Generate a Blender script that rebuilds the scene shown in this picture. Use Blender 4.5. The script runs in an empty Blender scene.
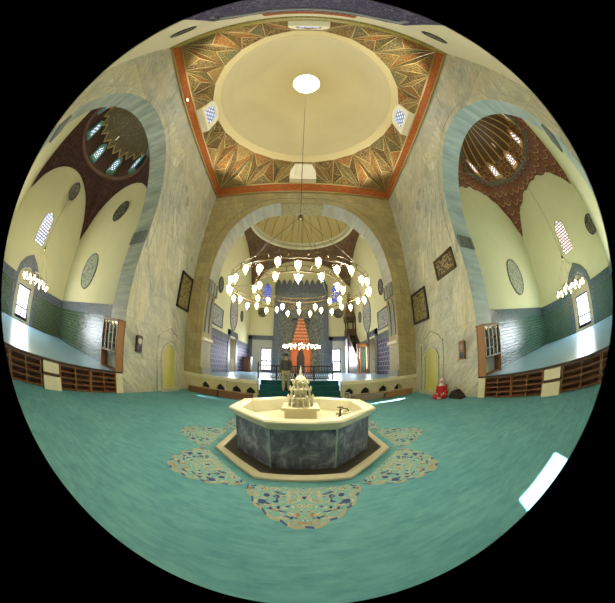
import bpy, bmesh, math, random
from mathutils import Vector, Matrix
random.seed(7)
PI = math.pi
sc = bpy.context.scene
C = bpy.context.collection

# ------------------------------------------------------------ camera (circular fisheye lens)
cam = bpy.data.cameras.new('camera'); camo = bpy.data.objects.new('camera', cam); C.objects.link(camo)
sc.camera = camo
cam.type = 'PANO'; cam.panorama_type = 'FISHEYE_LENS_POLYNOMIAL'
cam.sensor_width = 36; cam.sensor_fit = 'HORIZONTAL'
_Rm = 306.206*36/615; _k1, _k3 = 1.40379, 0.24648
cam.fisheye_polynomial_k0 = 0; cam.fisheye_polynomial_k1 = -_k1/_Rm; cam.fisheye_polynomial_k2 = 0
cam.fisheye_polynomial_k3 = -_k3/_Rm**3; cam.fisheye_polynomial_k4 = 0
cam.fisheye_fov = 2*(_k1+_k3)
cam.shift_y = -0.00385
cam.clip_start = 0.05; cam.clip_end = 200
_yaw, _pitch, _roll = 0.0308246, 0.3116743, 0.00434
_f = Vector((math.sin(_yaw)*math.cos(_pitch), math.cos(_yaw)*math.cos(_pitch), math.sin(_pitch)))
_r = Vector((math.cos(_yaw), -math.sin(_yaw), 0)); _u = _r.cross(_f)
_r2 = _r*math.cos(_roll)+_u*math.sin(_roll); _u2 = -_r*math.sin(_roll)+_u*math.cos(_roll)
_m = Matrix((_r2, _u2, -_f)).transposed().to_4x4(); _m.translation = (.05, 0, 1.65)
camo.matrix_world = _m

# ------------------------------------------------------------ world, sun, lights, exposure
w = bpy.data.worlds.new('world'); sc.world = w; w.use_nodes = True
w.node_tree.nodes['Background'].inputs[0].default_value = (.55, .68, .9, 1)
w.node_tree.nodes['Background'].inputs[1].default_value = 1.2
sc.view_settings.view_transform = 'Standard'; sc.view_settings.look = 'None'
sc.view_settings.exposure = 0.2; sc.view_settings.gamma = 1; sc.view_settings.use_curve_mapping = False
sc.cycles.use_denoising = True
sc.cycles.max_bounces = 7; sc.cycles.diffuse_bounces = 5; sc.cycles.glossy_bounces = 3
sc.cycles.transparent_max_bounces = 12
sc.cycles.sample_clamp_indirect = 8
sc.cycles.caustics_reflective = False; sc.cycles.caustics_refractive = False
def light(kind, name, loc, power, col=(1, 1, 1), rot=None, size=1., size_y=None, aim=None, spread=None, radius=.1):
    l = bpy.data.lights.new(name, kind); o = bpy.data.objects.new(name, l); C.objects.link(o)
    o.location = loc; l.color = col
    l.energy = power
    if kind == 'AREA':
        l.shape = 'RECTANGLE' if size_y else 'DISK'; l.size = size
        if size_y: l.size_y = size_y
        if spread: l.spread = spread
    if kind in ('POINT', 'SPOT'): l.shadow_soft_size = radius
    if aim is not None:
        o.rotation_euler = (Vector(aim)-Vector(loc)).to_track_quat('-Z', 'Y').to_euler()
    return o
WARM = (1, .86, .62); DAY = (.86, .93, 1)
# sun through an unseen hole, cut over the entrance to cast the floor patch
sun = light('SUN', 'sun', (0, -20, 10), 45, (1, .97, .9), aim=(0.48, -19.0, 8.58)); sun.data.angle = .01
light('AREA', 'oculus_daylight', (0, 3.585, 21.05), 220, DAY, size=1.9, aim=(0, 3.585, 0))
light('POINT', 'hall_chandelier_light', (0, 4.03, 3.3), 170, WARM, radius=.25)
for gx, gy in ((-.9, 3.2), (.9, 3.2), (-.9, 4.9), (.9, 4.9)): light('POINT', 'hall_chandelier_glow', (gx, gy, 3.6), 95, WARM, radius=.15)
for sx in (-1, 1):
    light('POINT', 'iwan_chandelier_light', (sx*10.5, 1.62, 3.6), 230, WARM, radius=.2)
    light('POINT', 'iwan_dome_light', (sx*10.5, 1.7, 11.5), 120, WARM, radius=.2)  # fill lamp added inside the dome, no fixture there
    light('AREA', 'iwan_window_daylight', (sx*14.1, 1.4, 2.0), 170, DAY, size=1.2, size_y=1.9, aim=(0, 1.4, 1.2))
    light('AREA', 'prayer_window_daylight', (sx*3.5, 21.75, 2.6), 160, DAY, size=1., size_y=1.7, aim=(sx*3.5, 10, 1.2))
    light('AREA', 'side_window_daylight', (sx*5.3, 16.4, 2.2), 60, DAY, size=.9, size_y=1.8, aim=(0, 16.4, 2))
light('POINT', 'prayer_chandelier_light', (0.1, 16.3, 4.2), 330, WARM, radius=.3)
light('POINT', 'prayer_dome_light', (0.1, 16.3, 9), 330, WARM, radius=.3)  # added fill for the prayer room dome, nothing hangs at this height
light('POINT', 'mihrab_lamp', (0.1, 20.6, 3.2), 14, (1, .5, .2), radius=.1)

for fx in (-1, 1):  # added floating spots that even out the dome, without fixtures
    for fy in (-.9, 8.1):
        fl_ = light('SPOT', 'cornice_flood_light', (fx*4.5, fy, 11.3), 640, (1, .90, .74), aim=(-fx*.6, 3.585+(3.585-fy)*.1, 18.5), radius=.12); fl_.data.spot_size = math.radians(150); fl_.data.spot_blend = .8
sp = light('SPOT', 'door_gap_light', (5.55, 8.42, .25), 9000, (1, .97, .9), aim=(3.9, 8.34, .0), radius=.02); sp.data.spot_size = math.radians(9); sp.data.spot_blend = .2  # spot added to draw the bright floor strip; the door has no gap
sp2 = light('SPOT', 'door_gap_light', (-5.5, 8.5, .30), 700, (.55, .75, 1), aim=(-3.9, 8.6, .0), radius=.05); sp2.data.spot_size = math.radians(14); sp2.data.spot_blend = .5  # bluish spot added for the streak on the left floor
# ------------------------------------------------------------ node helper
class N:
    def __init__(s, name):
        s.m = bpy.data.materials.new(name); s.m.use_nodes = True; s.t = s.m.node_tree; s.t.nodes.clear()
        s.out = s.n('ShaderNodeOutputMaterial'); s.b = s.n('ShaderNodeBsdfPrincipled')
        s.l(s.b.outputs[0], s.out.inputs[0]); s._uv = None
    def n(s, k, **kw):
        o = s.t.nodes.new(k)
        for a, v in kw.items(): setattr(o, a, v)
        return o
    def l(s, a, b): s.t.links.new(a, b)
    def put(s, sock, v):
        if isinstance(v, (int, float)): sock.default_value = v
        elif isinstance(v, (tuple, list)):
            sock.default_value = tuple(v)+((1,) if len(sock.default_value) == 4 and len(v) == 3 else ())
        else: s.l(v, sock)
    def uv(s):
        if not s._uv: s._uv = s.n('ShaderNodeUVMap').outputs[0]
        return s._uv
    def obj(s): return s.n('ShaderNodeTexCoord').outputs['Object']
    def mp(s, v, scale=(1, 1, 1), loc=(0, 0, 0), rot=(0, 0, 0)):
        o = s.n('ShaderNodeMapping'); s.l(v, o.inputs[0]); o.inputs['Scale'].default_value = scale
        o.inputs['Location'].default_value = loc; o.inputs['Rotation'].default_value = rot; return o.outputs[0]
    def noise(s, v, scale=5, detail=4, rough=.55, dist=0):
        o = s.n('ShaderNodeTexNoise'); s.l(v, o.inputs['Vector']); o.inputs['Scale'].default_value = scale
        o.inputs['Detail'].default_value = detail; o.inputs['Roughness'].default_value = rough
        o.inputs['Distortion'].default_value = dist; return o.outputs['Fac']
    def vor(s, v, scale=5, feature='F1', out='Distance', dist='EUCLIDEAN'):
        o = s.n('ShaderNodeTexVoronoi', feature=feature)
        if feature != 'DISTANCE_TO_EDGE': o.distance = dist
        s.l(v, o.inputs['Vector']); o.inputs['Scale'].default_value = scale; return o.outputs[out]
    def wave(s, v, scale=5, dist=0, typ='BANDS', d='X', prof='SIN', det=2):
        o = s.n('ShaderNodeTexWave', wave_type=typ, wave_profile=prof)
        if typ == 'BANDS': o.bands_direction = d
        s.l(v, o.inputs['Vector']); o.inputs['Scale'].default_value = scale
        o.inputs['Distortion'].default_value = dist; o.inputs['Detail'].default_value = det; return o.outputs['Fac']
    def math(s, op, a, b=0, c=0):
        o = s.n('ShaderNodeMath', operation=op); s.put(o.inputs[0], a); s.put(o.inputs[1], b)
        if op in ('MULTIPLY_ADD', 'COMPARE', 'WRAP'): s.put(o.inputs[2], c)
        return o.outputs[0]
    def ramp(s, f, stops, interp='LINEAR'):
        o = s.n('ShaderNodeValToRGB'); s.l(f, o.inputs[0]); r = o.color_ramp; r.interpolation = interp
        while len(r.elements) < len(stops): r.elements.new(.5)
        for e, (p, c) in zip(r.elements, stops): e.position = p; e.color = (c if isinstance(c, tuple) else (c, c, c))+(1,)
        return o.outputs[0]
    def mix(s, f, a, b, bt='MIX'):
        o = s.n('ShaderNodeMix', data_type='RGBA', blend_type=bt); s.put(o.inputs[0], f)
        s.put(o.inputs[6], a); s.put(o.inputs[7], b); return o.outputs[2]
    def sep(s, v):
        o = s.n('ShaderNodeSeparateXYZ'); s.l(v, o.inputs[0]); return o.outputs
    def comb(s, x, y, z=0.):
        o = s.n('ShaderNodeCombineXYZ'); s.put(o.inputs[0], x); s.put(o.inputs[1], y); s.put(o.inputs[2], z); return o.outputs[0]
    def fin(s, col, rough=.6, bump=None, bs=.2, metal=0, spec=.5, bd=.02, emit=None, es=0):
        s.put(s.b.inputs['Base Color'], col); s.put(s.b.inputs['Roughness'], rough); s.put(s.b.inputs['Metallic'], metal)
        s.b.inputs['Specular IOR Level'].default_value = spec
        if bump is not None:
            o = s.n('ShaderNodeBump'); o.inputs['Strength'].default_value = bs; o.inputs['Distance'].default_value = bd
            s.l(bump, o.inputs['Height']); s.l(o.outputs[0], s.b.inputs['Normal'])
        if emit is not None:
            s.put(s.b.inputs['Emission Color'], emit); s.put(s.b.inputs['Emission Strength'], es)
        return s.m

def plain(name, col, rough=.6, metal=0, spec=.5, var=.12, sc_=8):
    a = N(name); f = a.noise(a.obj(), sc_, 4)
    c = a.mix(f, tuple(x*(1-var) for x in col), tuple(min(1, x*(1+var)) for x in col))
    return a.fin(c, rough, f, .05, metal, spec)
def marble(name, base, vein, blocks=(1.9, .85), seam=.3, rough=.5, warm=.5, vs=1.):
    a = N(name); uv = a.uv()
    br = a.n('ShaderNodeTexBrick'); a.l(uv, br.inputs['Vector']); br.offset = .37; br.offset_frequency = 2
    br.inputs['Scale'].default_value = 1; br.inputs['Brick Width'].default_value = blocks[0]
    br.inputs['Row Height'].default_value = blocks[1]; br.inputs['Mortar Size'].default_value = .010
    br.inputs['Mortar Smooth'].default_value = .3
    br.inputs['Color1'].default_value = (0, 0, 0, 1); br.inputs['Color2'].default_value = (1, 1, 1, 1)
    rnd = a.sep(br.outputs['Color'])[0]
    d = a.n('ShaderNodeVectorRotate', rotation_type='Z_AXIS'); a.l(uv, d.inputs['Vector'])
    a.l(a.math('MULTIPLY_ADD', rnd, .9, .55), d.inputs['Angle'])
    v = a.mp(d.outputs[0], (.35*vs, 1.9*vs, 1)); n1 = a.noise(v, 1.1, 7, .62, 1.8); n2 = a.noise(a.mp(d.outputs[0], (1.2, 3.4, 1), (7, 3, 0)), 1.8, 6, .66, 1.2)
    n3 = a.noise(uv, 5, 5, .7); big = a.noise(uv, .45, 3, .5, .4); big2 = a.noise(a.mp(uv, loc=(11, 5, 0)), .8, 4, .6, .6)
    c = a.mix(a.ramp(n1, [(.40, .0), (.49, .6), (.54, .08), (.62, .85)]), base, vein)
    c = a.mix(a.ramp(n2, [(.56, .0), (.62, .4), (.68, .0)]), c, vein)
    c = a.mix(a.math('MULTIPLY', a.ramp(big, [(.35, .0), (.65, 1.)]), warm), c, (base[0]*.92, base[1]*.82, base[2]*.58))
    c = a.mix(a.ramp(big2, [(.45, .0), (.7, .5)]), c, (vein[0]*1.1, vein[1]*1.15, vein[2]*1.15))
    c = a.mix(1., c, a.ramp(n3, [(.3, .94), (.7, 1.05)]), 'MULTIPLY')
    c = a.mix(1., c, a.ramp(rnd, [(0, .86), (1, 1.10)]), 'MULTIPLY')
    c = a.mix(a.math('MULTIPLY', br.outputs['Fac'], seam), c, (base[0]*.5, base[1]*.5, base[2]*.42))
    return a.fin(c, rough, a.math('SUBTRACT', 1, br.outputs['Fac']), .1, spec=.3)
def tiles(name, c1, c2, joint, size=.17, rough=.22, jw=.016):
    a = N(name); uv = a.uv()
    br = a.n('ShaderNodeTexBrick'); a.l(uv, br.inputs['Vector']); br.offset = .5
    br.inputs['Scale'].default_value = 1; br.inputs['Brick Width'].default_value = size*1.5; br.inputs['Row Height'].default_value = size
    br.inputs['Mortar Size'].default_value = jw; br.inputs['Mortar Smooth'].default_value = .2
    br.inputs['Color1'].default_value = c1+(1,); br.inputs['Color2'].default_value = c2+(1,); br.inputs['Mortar'].default_value = joint+(1,)
    f = a.noise(uv, 3, 4)
    c = a.mix(a.math('MULTIPLY', f, .5), br.outputs['Color'], tuple(x*.6 for x in c1))
    n = a.noise(uv, 16, 2)
    h = a.math('ADD', a.math('SUBTRACT', 1, br.outputs['Fac']), a.math('MULTIPLY', n, .5))
    return a.fin(c, rough, h, .7, spec=.6)
def arabesque(name, ground, a1, a2, a3, scale=3., rough=.5, amt=.5, spec=.4):
    a = N(name); uv = a.uv()
    wob = a.n('ShaderNodeVectorMath', operation='ADD'); a.l(uv, wob.inputs[0])
    nn = a.n('ShaderNodeTexNoise'); a.l(uv, nn.inputs['Vector']); nn.inputs['Scale'].default_value = scale*.8
    sm = a.n('ShaderNodeVectorMath', operation='SCALE'); a.l(nn.outputs['Color'], sm.inputs[0]); sm.inputs['Scale'].default_value = .5/scale
    a.l(sm.outputs[0], wob.inputs[1]); v = wob.outputs[0]
    e = a.vor(v, scale, 'DISTANCE_TO_EDGE'); p = a.vor(v, scale*2.3, 'F1', 'Distance'); q = a.sep(a.vor(v, scale*1.1, 'F1', 'Color'))[0]
    c = a.mix(a.ramp(p, [(.16, 1.), (.24, .0)]), ground, a1)
    c = a.mix(a.ramp(q, [(.55, .0), (.6, amt)]), c, a2)
    c = a.mix(a.ramp(e, [(.03, 1.), (.065, .0)]), c, a3)
    return a.fin(c, rough, e, .1, spec=spec)
def script(name, ground, ink, scale=4., border=None, rough=.5, dens=.5, sx=1.):
    """looping pen-stroke pattern"""
    a = N(name); v = a.mp(a.uv(), (sx, 1, 1))
    n = a.noise(v, scale, 2.5, .5, 1.2); n2 = a.noise(a.mp(v, loc=(3, 7, 0)), scale*1.7, 2, .5, .6)
    f = a.math('ABSOLUTE', a.math('SUBTRACT', n, .5)); g = a.math('ABSOLUTE', a.math('SUBTRACT', n2, .52))
    k = a.math('MINIMUM', f, g)
    c = a.mix(a.ramp(k, [(.018*dens*2, 1.), (.034*dens*2, .0)]), ground, ink)
    return a.fin(c, rough)
def emis(name, col, s):
    a = N(name); return a.fin((.0, .0, .0), .5, emit=col, es=s)

# ------------------------------------------------------------ materials
MB_wall = marble('grey marble wall', (.65, .645, .515), (.26, .285, .245), (2.3, 1.3), .38, warm=.5)
MB_front = marble('honey marble pier', (.44, .385, .20), (.25, .21, .11), (.9, .42), .35, warm=.6)
def soffit(name, c1, c2, c3):
    a = N(name); uv = a.uv()
    n = a.noise(a.mp(uv, (5.5, .7, 1)), 1., 6, .65, .5); m_ = a.noise(a.mp(uv, (1.6, .3, 1), (4, 2, 0)), 1., 3, .5)
    c = a.mix(a.ramp(n, [(.38, .0), (.62, 1.)]), c1, c2); c = a.mix(a.ramp(m_, [(.5, .0), (.66, .8)]), c, c3)
    br = a.n('ShaderNodeTexBrick'); a.l(uv, br.inputs['Vector']); br.inputs['Scale'].default_value = 1; br.inputs['Brick Width'].default_value = .62; br.inputs['Row Height'].default_value = 7
    br.inputs['Mortar Size'].default_value = .008; c = a.mix(a.math('MULTIPLY', br.outputs['Fac'], .35), c, c3)
    return a.fin(c, .45, n, .08, spec=.4)
MB_soffit_l = soffit('green grey soffit marble', (.42, .46, .38), (.27, .32, .28), (.19, .235, .21))
MB_soffit_r = soffit('blue grey soffit marble', (.46, .56, .54), (.33, .45, .47), (.27, .37, .37))
MB_soffit_f = soffit('blue white soffit marble', (.39, .39, .29), (.27, .29, .255), (.30, .27, .16))
MB_pale = marble('pale carved marble', (.60, .56, .36), (.42, .39, .25), (1.4, 2.), .3)
MB_cream = plain('cream marble', (.66, .62, .42), .35, sc_=5)
MB_bath = plain('basin marble', (.62, .60, .42), .3, sc_=4)
CREAM_l = plain('cream plaster', (.62, .60, .36), .8, sc_=1.2, var=.06)
CREAM_r = plain('pale green plaster', (.60, .64, .40), .8, sc_=1.2, var=.06)
CREAM_b = plain('ivory plaster', (.70, .68, .50), .8, sc_=1.2, var=.05)
DARKSTONE = None
def darkstone():
    a = N('blue grey marble panel'); v = a.obj()
    n = a.noise(a.mp(v, (1, 1, .8)), 4.5, 9, .72, .5); n2 = a.noise(v, 16, 6, .75)
    c = a.ramp(n, [(.34, (.06, .066, .085)), (.5, (.155, .165, .225)), (.62, (.36, .38, .46))])
    c = a.mix(a.ramp(n2, [(.55, .0), (.72, .45)]), c, (.34, .38, .42))
    return a.fin(c, .3, n, .1)
DARKSTONE = darkstone()
TILE_g = tiles('dark green hexagon tiles', (.02, .07, .045), (.035, .10, .065), (.20, .21, .09), .14, .2, .016)
TILE_b = tiles('dark blue hexagon tiles', (.006, .006, .07), (.014, .012, .10), (.42, .38, .46), .30, .55, .022)
BAND_b = arabesque('blue tile border', (.065, .085, .115), (.32, .34, .32), (.10, .12, .15), (.16, .18, .20), 5, .4)
BAND_g = arabesque('teal tile border', (.03, .075, .085), (.20, .28, .25), (.05, .13, .14), (.08, .13, .15), 5, .3)
MIH = arabesque('mihrab tile', (.075, .085, .075), (.27, .28, .20), (.05, .07, .10), (.21, .21, .15), 2.6, .45)
TILE_t = tiles('teal hexagon tiles', (.015, .085, .075), (.025, .12, .10), (.16, .24, .13), .14, .2, .016)
TILE_gal = arabesque('violet blue gallery tile', (.05, .05, .10), (.28, .28, .36), (.07, .06, .14), (.14, .13, .2), 4, .75, .5, .08)
REDBAND = arabesque('red painted band', (.34, .075, .018), (.42, .26, .08), (.16, .09, .03), (.46, .17, .04), 6, .7, .4, .15)
GOLDL = plain('gilt line', (.46, .36, .15), .55)
FACETS = [arabesque('painted facet %s' % n_, g_, (.34, .27, .11), b_, (.30, .20, .065), s_, .7, .5, .15) for n_, g_, b_, s_ in (
    ('olive', (.105, .09, .03), (.17, .07, .02), 6.), ('rust', (.20, .07, .02), (.09, .10, .04), 6.), ('green', (.06, .075, .035), (.14, .09, .03), 7.),
    ('ochre', (.19, .13, .045), (.13, .085, .03), 6.), ('umber', (.075, .045, .018), (.11, .10, .055), 7.))]
PEND_l = arabesque('plum painted pendentive', (.045, .020, .016), (.11, .05, .035), (.03, .02, .02), (.085, .035, .03), 3, .7, .5, .2)
PEND_q = arabesque('brown painted pendentive', (.14, .085, .04), (.24, .17, .08), (.10, .07, .05), (.19, .12, .06), 1.6, .7, .5, .2)
def scallop():
    a = N('scalloped red painted pendentive'); uv = a.uv(); x, y, z = a.sep(uv)
    wv = a.math('ABSOLUTE', a.math('SINE', a.math('MULTIPLY', x, 7.)))
    r = a.math('FRACT', a.math('MULTIPLY_ADD', y, 1.9, a.math('MULTIPLY', wv, .45)))
    c = a.ramp(r, [(0., (.40, .25, .085)), (.10, (.33, .17, .055)), (.16, (.13, .045, .018)), (.6, (.17, .055, .02)), (.93, (.07, .025, .012))])
    return a.fin(c, .6)
PEND_r = scallop()
def ribdome():
    a = N('gilt ribbed painted dome'); x, y, z = a.sep(a.uv())   # x angle turns*?, y height
    k = a.math('FRACT', a.math('MULTIPLY', x, 24/(2*PI)))
    edge = a.math('ABSOLUTE', a.math('SUBTRACT', k, .5))
    arch = a.math('SUBTRACT', .5, a.math('MULTIPLY', a.math('MULTIPLY', edge, edge), 1.2))
    line = a.ramp(edge, [(.42, .0), (.45, 1.)])
    n = a.noise(a.obj(), 3, 4)
    c = a.mix(n, (.060, .034, .012), (.13, .075, .025))
    sc2 = a.math('FRACT', a.math('MULTIPLY_ADD', a.math('MULTIPLY', edge, edge), -2.2, a.math('MULTIPLY', y, 1.15)))
    l2 = a.ramp(a.math('ABSOLUTE', a.math('SUBTRACT', sc2, .5)), [(.45, .0), (.48, 1.)])
    low = a.ramp(y, [(.50, 1.), (.52, .0)])
    c = a.mix(a.math('MULTIPLY', l2, low), c, (.45, .31, .10))
    c = a.mix(line, c, (.55, .38, .13))
    return a.fin(c, .5)
DOME_r = ribdome()
def dotdome():
    a = N('gold stippled brown dome'); n = a.noise(a.obj(), 2, 4); v = a.vor(a.uv(), 9, 'F1')
    c = a.mix(n, (.10, .085, .045), (.17, .145, .075))
    c = a.mix(a.ramp(v, [(.18, .8), (.3, .0)]), c, (.35, .30, .15))
    z = a.sep(a.uv())[1]; x = a.sep(a.uv())[0]
    zz = a.math('ABSOLUTE', a.math('SUBTRACT', a.math('FRACT', a.math('MULTIPLY', x, 24/(2*PI))), .5))
    f = a.math('SUBTRACT', z, a.math('MULTIPLY', zz, 1.2))
    g = a.ramp(a.math('ABSOLUTE', a.math('SUBTRACT', f, .18)), [(.10, 1.), (.13, .0)])
    under = a.ramp(f, [(.17, 1.), (.19, .0)])
    c = a.mix(under, c, (.030, .022, .018))
    c = a.mix(g, c, (.42, .33, .12))
    return a.fin(c, .6)
DOME_l = dotdome()
DRUM_l = arabesque('dark red painted drum', (.045, .02, .014), (.10, .055, .03), (.025, .03, .02), (.09, .045, .03), 4, .6)
DRUM_r = arabesque('brown gilt painted drum', (.09, .045, .016), (.34, .22, .08), (.14, .05, .02), (.36, .24, .09), 2.4, .5)
def domeplaster():
    a = N('buff plaster dome'); x, y, z = a.sep(a.uv()); n = a.noise(a.obj(), .5, 3)
    rr = a.noise(a.comb(0., a.math('MULTIPLY', y, 1.)), 1.2, 3)
    c = a.mix(a.math('MULTIPLY_ADD', n, .5, a.math('MULTIPLY', rr, .5)), (.46, .40, .205), (.55, .485, .265))
    return a.fin(c, .75)
DOME_m = domeplaster()
RING_l = plain('dark red moulding', (.14, .07, .045), .6)
RING_r = plain('dark grey moulding', (.10, .095, .07), .6)
DOME_q = plain('yellow plaster dome', (.66, .56, .27), .7, sc_=.6, var=.08)
def fan():
    a = N('painted dome lines'); return a.fin((.34, .25, .10), .7)
FANL = fan()
def carpet(name, base, dark, lite):
    a = N(name); v = a.uv()
    n = a.noise(v, .7, 4, .6, .4); n2 = a.noise(a.mp(v, (1.2, 5, 1)), 2.2, 6, .7, .6); n3 = a.noise(v, 140, 2)
    n4 = a.noise(a.mp(v, (1., 1., 1)), 4.5, 5, .7)
    c = a.mix(a.ramp(n, [(.3, .0), (.7, 1.)]), base, lite)
    c = a.mix(a.ramp(n2, [(.42, .0), (.68, .65)]), c, dark)
    c = a.mix(a.ramp(n4, [(.48, .0), (.75, .5)]), c, dark)
    return a.fin(c, .85, n3, .3, spec=.25, bd=.004)
CARPET = carpet('teal carpet', (.098, .305, .34), (.052, .205, .25), (.155, .38, .38))
CARPET_s = carpet('smooth blue carpet', (.24, .44, .64), (.16, .35, .52), (.32, .53, .74))  # bluish window sheen put into the base colour
CARPET_s.node_tree.nodes['Principled BSDF'].inputs['Roughness'].default_value = .28
CARPET_s.node_tree.nodes['Principled BSDF'].inputs['Specular IOR Level'].default_value = .7
CARPET_d = carpet('dark teal carpet', (.008, .075, .08), (.006, .05, .055), (.012, .10, .10))
def floral():
    a = N('floral carpet pattern'); x, y, z = a.sep(a.uv())   # x: |angle from lobe axis| * r, y: radius
    xm = a.math('ABSOLUTE', x); v0 = a.comb(xm, y); nn = a.n('ShaderNodeTexNoise'); a.l(v0, nn.inputs['Vector']); nn.inputs['Scale'].default_value = 7
    sm = a.n('ShaderNodeVectorMath', operation='SCALE'); a.l(nn.outputs['Color'], sm.inputs[0]); sm.inputs['Scale'].default_value = .22
    ad = a.n('ShaderNodeVectorMath', operation='ADD'); a.l(v0, ad.inputs[0]); a.l(sm.outputs[0], ad.inputs[1]); v = ad.outputs[0]
    q = a.vor(v, 9.5, 'F1', 'Color'); d = a.vor(v, 9.5, 'F1'); e = a.vor(a.mp(v, loc=(5, 3, 0)), 6.5, 'DISTANCE_TO_EDGE'); p = a.vor(a.mp(v, loc=(2, 9, 0)), 24, 'F1')
    r = a.sep(q)[0]
    pal = a.ramp(r, [(0., (.03, .06, .17)), (.38, (.42, .38, .22)), (.6, (.30, .19, .09)), (.7, (.10, .18, .24)), (.85, (.38, .38, .28))], 'CONSTANT')
    g = (.16, .35, .33)
    c = a.mix(a.ramp(p, [(.26, 1.), (.34, .0)]), g, (.46, .46, .30))
    c = a.mix(a.ramp(d, [(.36, 1.), (.42, .0)]), c, pal)
    c = a.mix(a.ramp(d, [(.10, 1.), (.16, .0)]), c, (.05, .07, .18))
    c = a.mix(a.ramp(e, [(.025, .9), (.045, .0)]), c, (.33, .33, .22))
    return a.fin(c, .85, spec=.2)
FLORAL = floral()
def woodm(name, c1, c2, rough=.4):
    a = N(name); v = a.mp(a.obj(), (2, 2, 14)); n = a.noise(v, 1.5, 5, .6, .5)
    return a.fin(a.mix(n, c1, c2), rough, n, .08)
WOOD = woodm('reddish wood', (.13, .055, .022), (.26, .12, .05))
WOODL = woodm('light reddish wood', (.24, .11, .04), (.38, .19, .075))
WOODD = woodm('dark wood', (.035, .018, .010), (.075, .04, .022))
WOODO = woodm('orange wood', (.30, .11, .03), (.44, .19, .06))
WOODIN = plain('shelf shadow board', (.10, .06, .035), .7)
BRASS = plain('aged brass', (.34, .26, .11), .35, .9)
BRASSD = plain('dark brass', (.11, .08, .035), .45, .8)
IRON = plain('black iron', (.012, .011, .012), .45, .2)
CORD = plain('dark cable', (.04, .035, .025), .6)
def glass():
    a = N('clear lamp glass'); b = a.b; b.inputs['Base Color'].default_value = (.95, .97, .95, 1)
    t = a.n('ShaderNodeBsdfTransparent'); g = a.n('ShaderNodeBsdfGlossy'); g.inputs['Roughness'].default_value = .08
    m = a.n('ShaderNodeMixShader'); m.inputs[0].default_value = .09
    a.l(t.outputs[0], m.inputs[1]); a.l(g.outputs[0], m.inputs[2]); a.l(m.outputs[0], a.out.inputs[0]); return a.m
GLASS = glass()
BULB = emis('lit bulb', (1, .86, .52), 22)
BULBW = emis('lit white bulb', (.85, .93, 1), 24)
PANE = emis('daylit pane', (.88, .93, 1), 3.2)
PANEB = emis('bluish daylit pane', (.62, .72, 1), 1.6)
def stained(name, s, c1, c2, lead, scale=9.):
    a = N(name); uv = a.uv(); br = a.n('ShaderNodeTexBrick'); a.l(uv, br.inputs['Vector']); br.offset = .5
    br.inputs['Scale'].default_value = 1; br.inputs['Brick Width'].default_value = 1/scale*1.3; br.inputs['Row Height'].default_value = 1/scale
    br.inputs['Mortar Size'].default_value = .26/scale; br.inputs['Color1'].default_value = c1+(1,); br.inputs['Color2'].default_value = c2+(1,)
    br.inputs['Mortar'].default_value = lead+(1,)
    return a.fin((0, 0, 0), .5, emit=br.outputs['Color'], es=s)
STAINED = stained('stained daylit lattice', 2.2, (.75, .82, 1), (1, 1, 1), (.05, .05, .09), 6)
STAINED_d = stained('small stained daylit panes', 2., (.5, .62, 1), (.9, .95, 1), (.02, .07, .07), 6)
STAINED_w = stained('small warm daylit panes', 2.2, (1, .85, .8), (1, 1, 1), (.10, .04, .03), 6)
STAINED_q = stained('blue stained daylit panes', 1.3, (.12, .2, .9), (.5, .6, 1), (.02, .02, .1), 5)
LATT = stained('round hole daylit lattice', 1.5, (.35, .45, 1), (.75, .82, 1), (.10, .11, .10), 4.)
TEALF = plain('turquoise window frame', (.12, .30, .24), .5)
BROWNF = plain('gold window frame', (.42, .28, .12), .5)
YELLOW = plain('yellow painted door', (.50, .46, .13), .5, sc_=2)
GOLDM = arabesque('gilt carved panel', (.34, .29, .07), (.14, .12, .03), (.42, .37, .10), (.12, .10, .03), 7, .45)
MEDAL = script('grey green painted calligraphy', (.42, .45, .33), (.10, .14, .13), 5, dens=.55)
MEDALB = script('blue calligraphy on ivory', (.44, .44, .36), (.12, .13, .17), 4, dens=.6)
DARKMED = script('gold calligraphy on black', (.012, .014, .012), (.52, .49, .34), 4.5, dens=.24)
PICT = script('calligraphy on olive gold', (.32, .26, .10), (.06, .05, .02), 3.5, dens=.45)
PICT2 = script('gold calligraphy on brown', (.045, .026, .012), (.42, .33, .15), 4.5, dens=.4, sx=.6)
SCRIPTB = script('inscription band', (.035, .06, .09), (.28, .30, .26), 6, dens=.4, sx=.7)
def grapes():
    a = N('orange muqarnas plaster'); z = a.sep(a.obj())[2]
    r = a.math('FRACT', a.math('MULTIPLY', z, 2.9))
    c = a.ramp(r, [(0., (.62, .17, .045)), (.62, (.55, .12, .03)), (.75, (.75, .52, .30)), (1., (.72, .42, .2))])
    return a.fin(c, .6)
ORANGE = grapes()  # orange light on the hood put into its colour
ORANGEP = plain('orange red painted niche', (.62, .155, .035), .6, sc_=3)  # the niche's orange light is part of this colour

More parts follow.
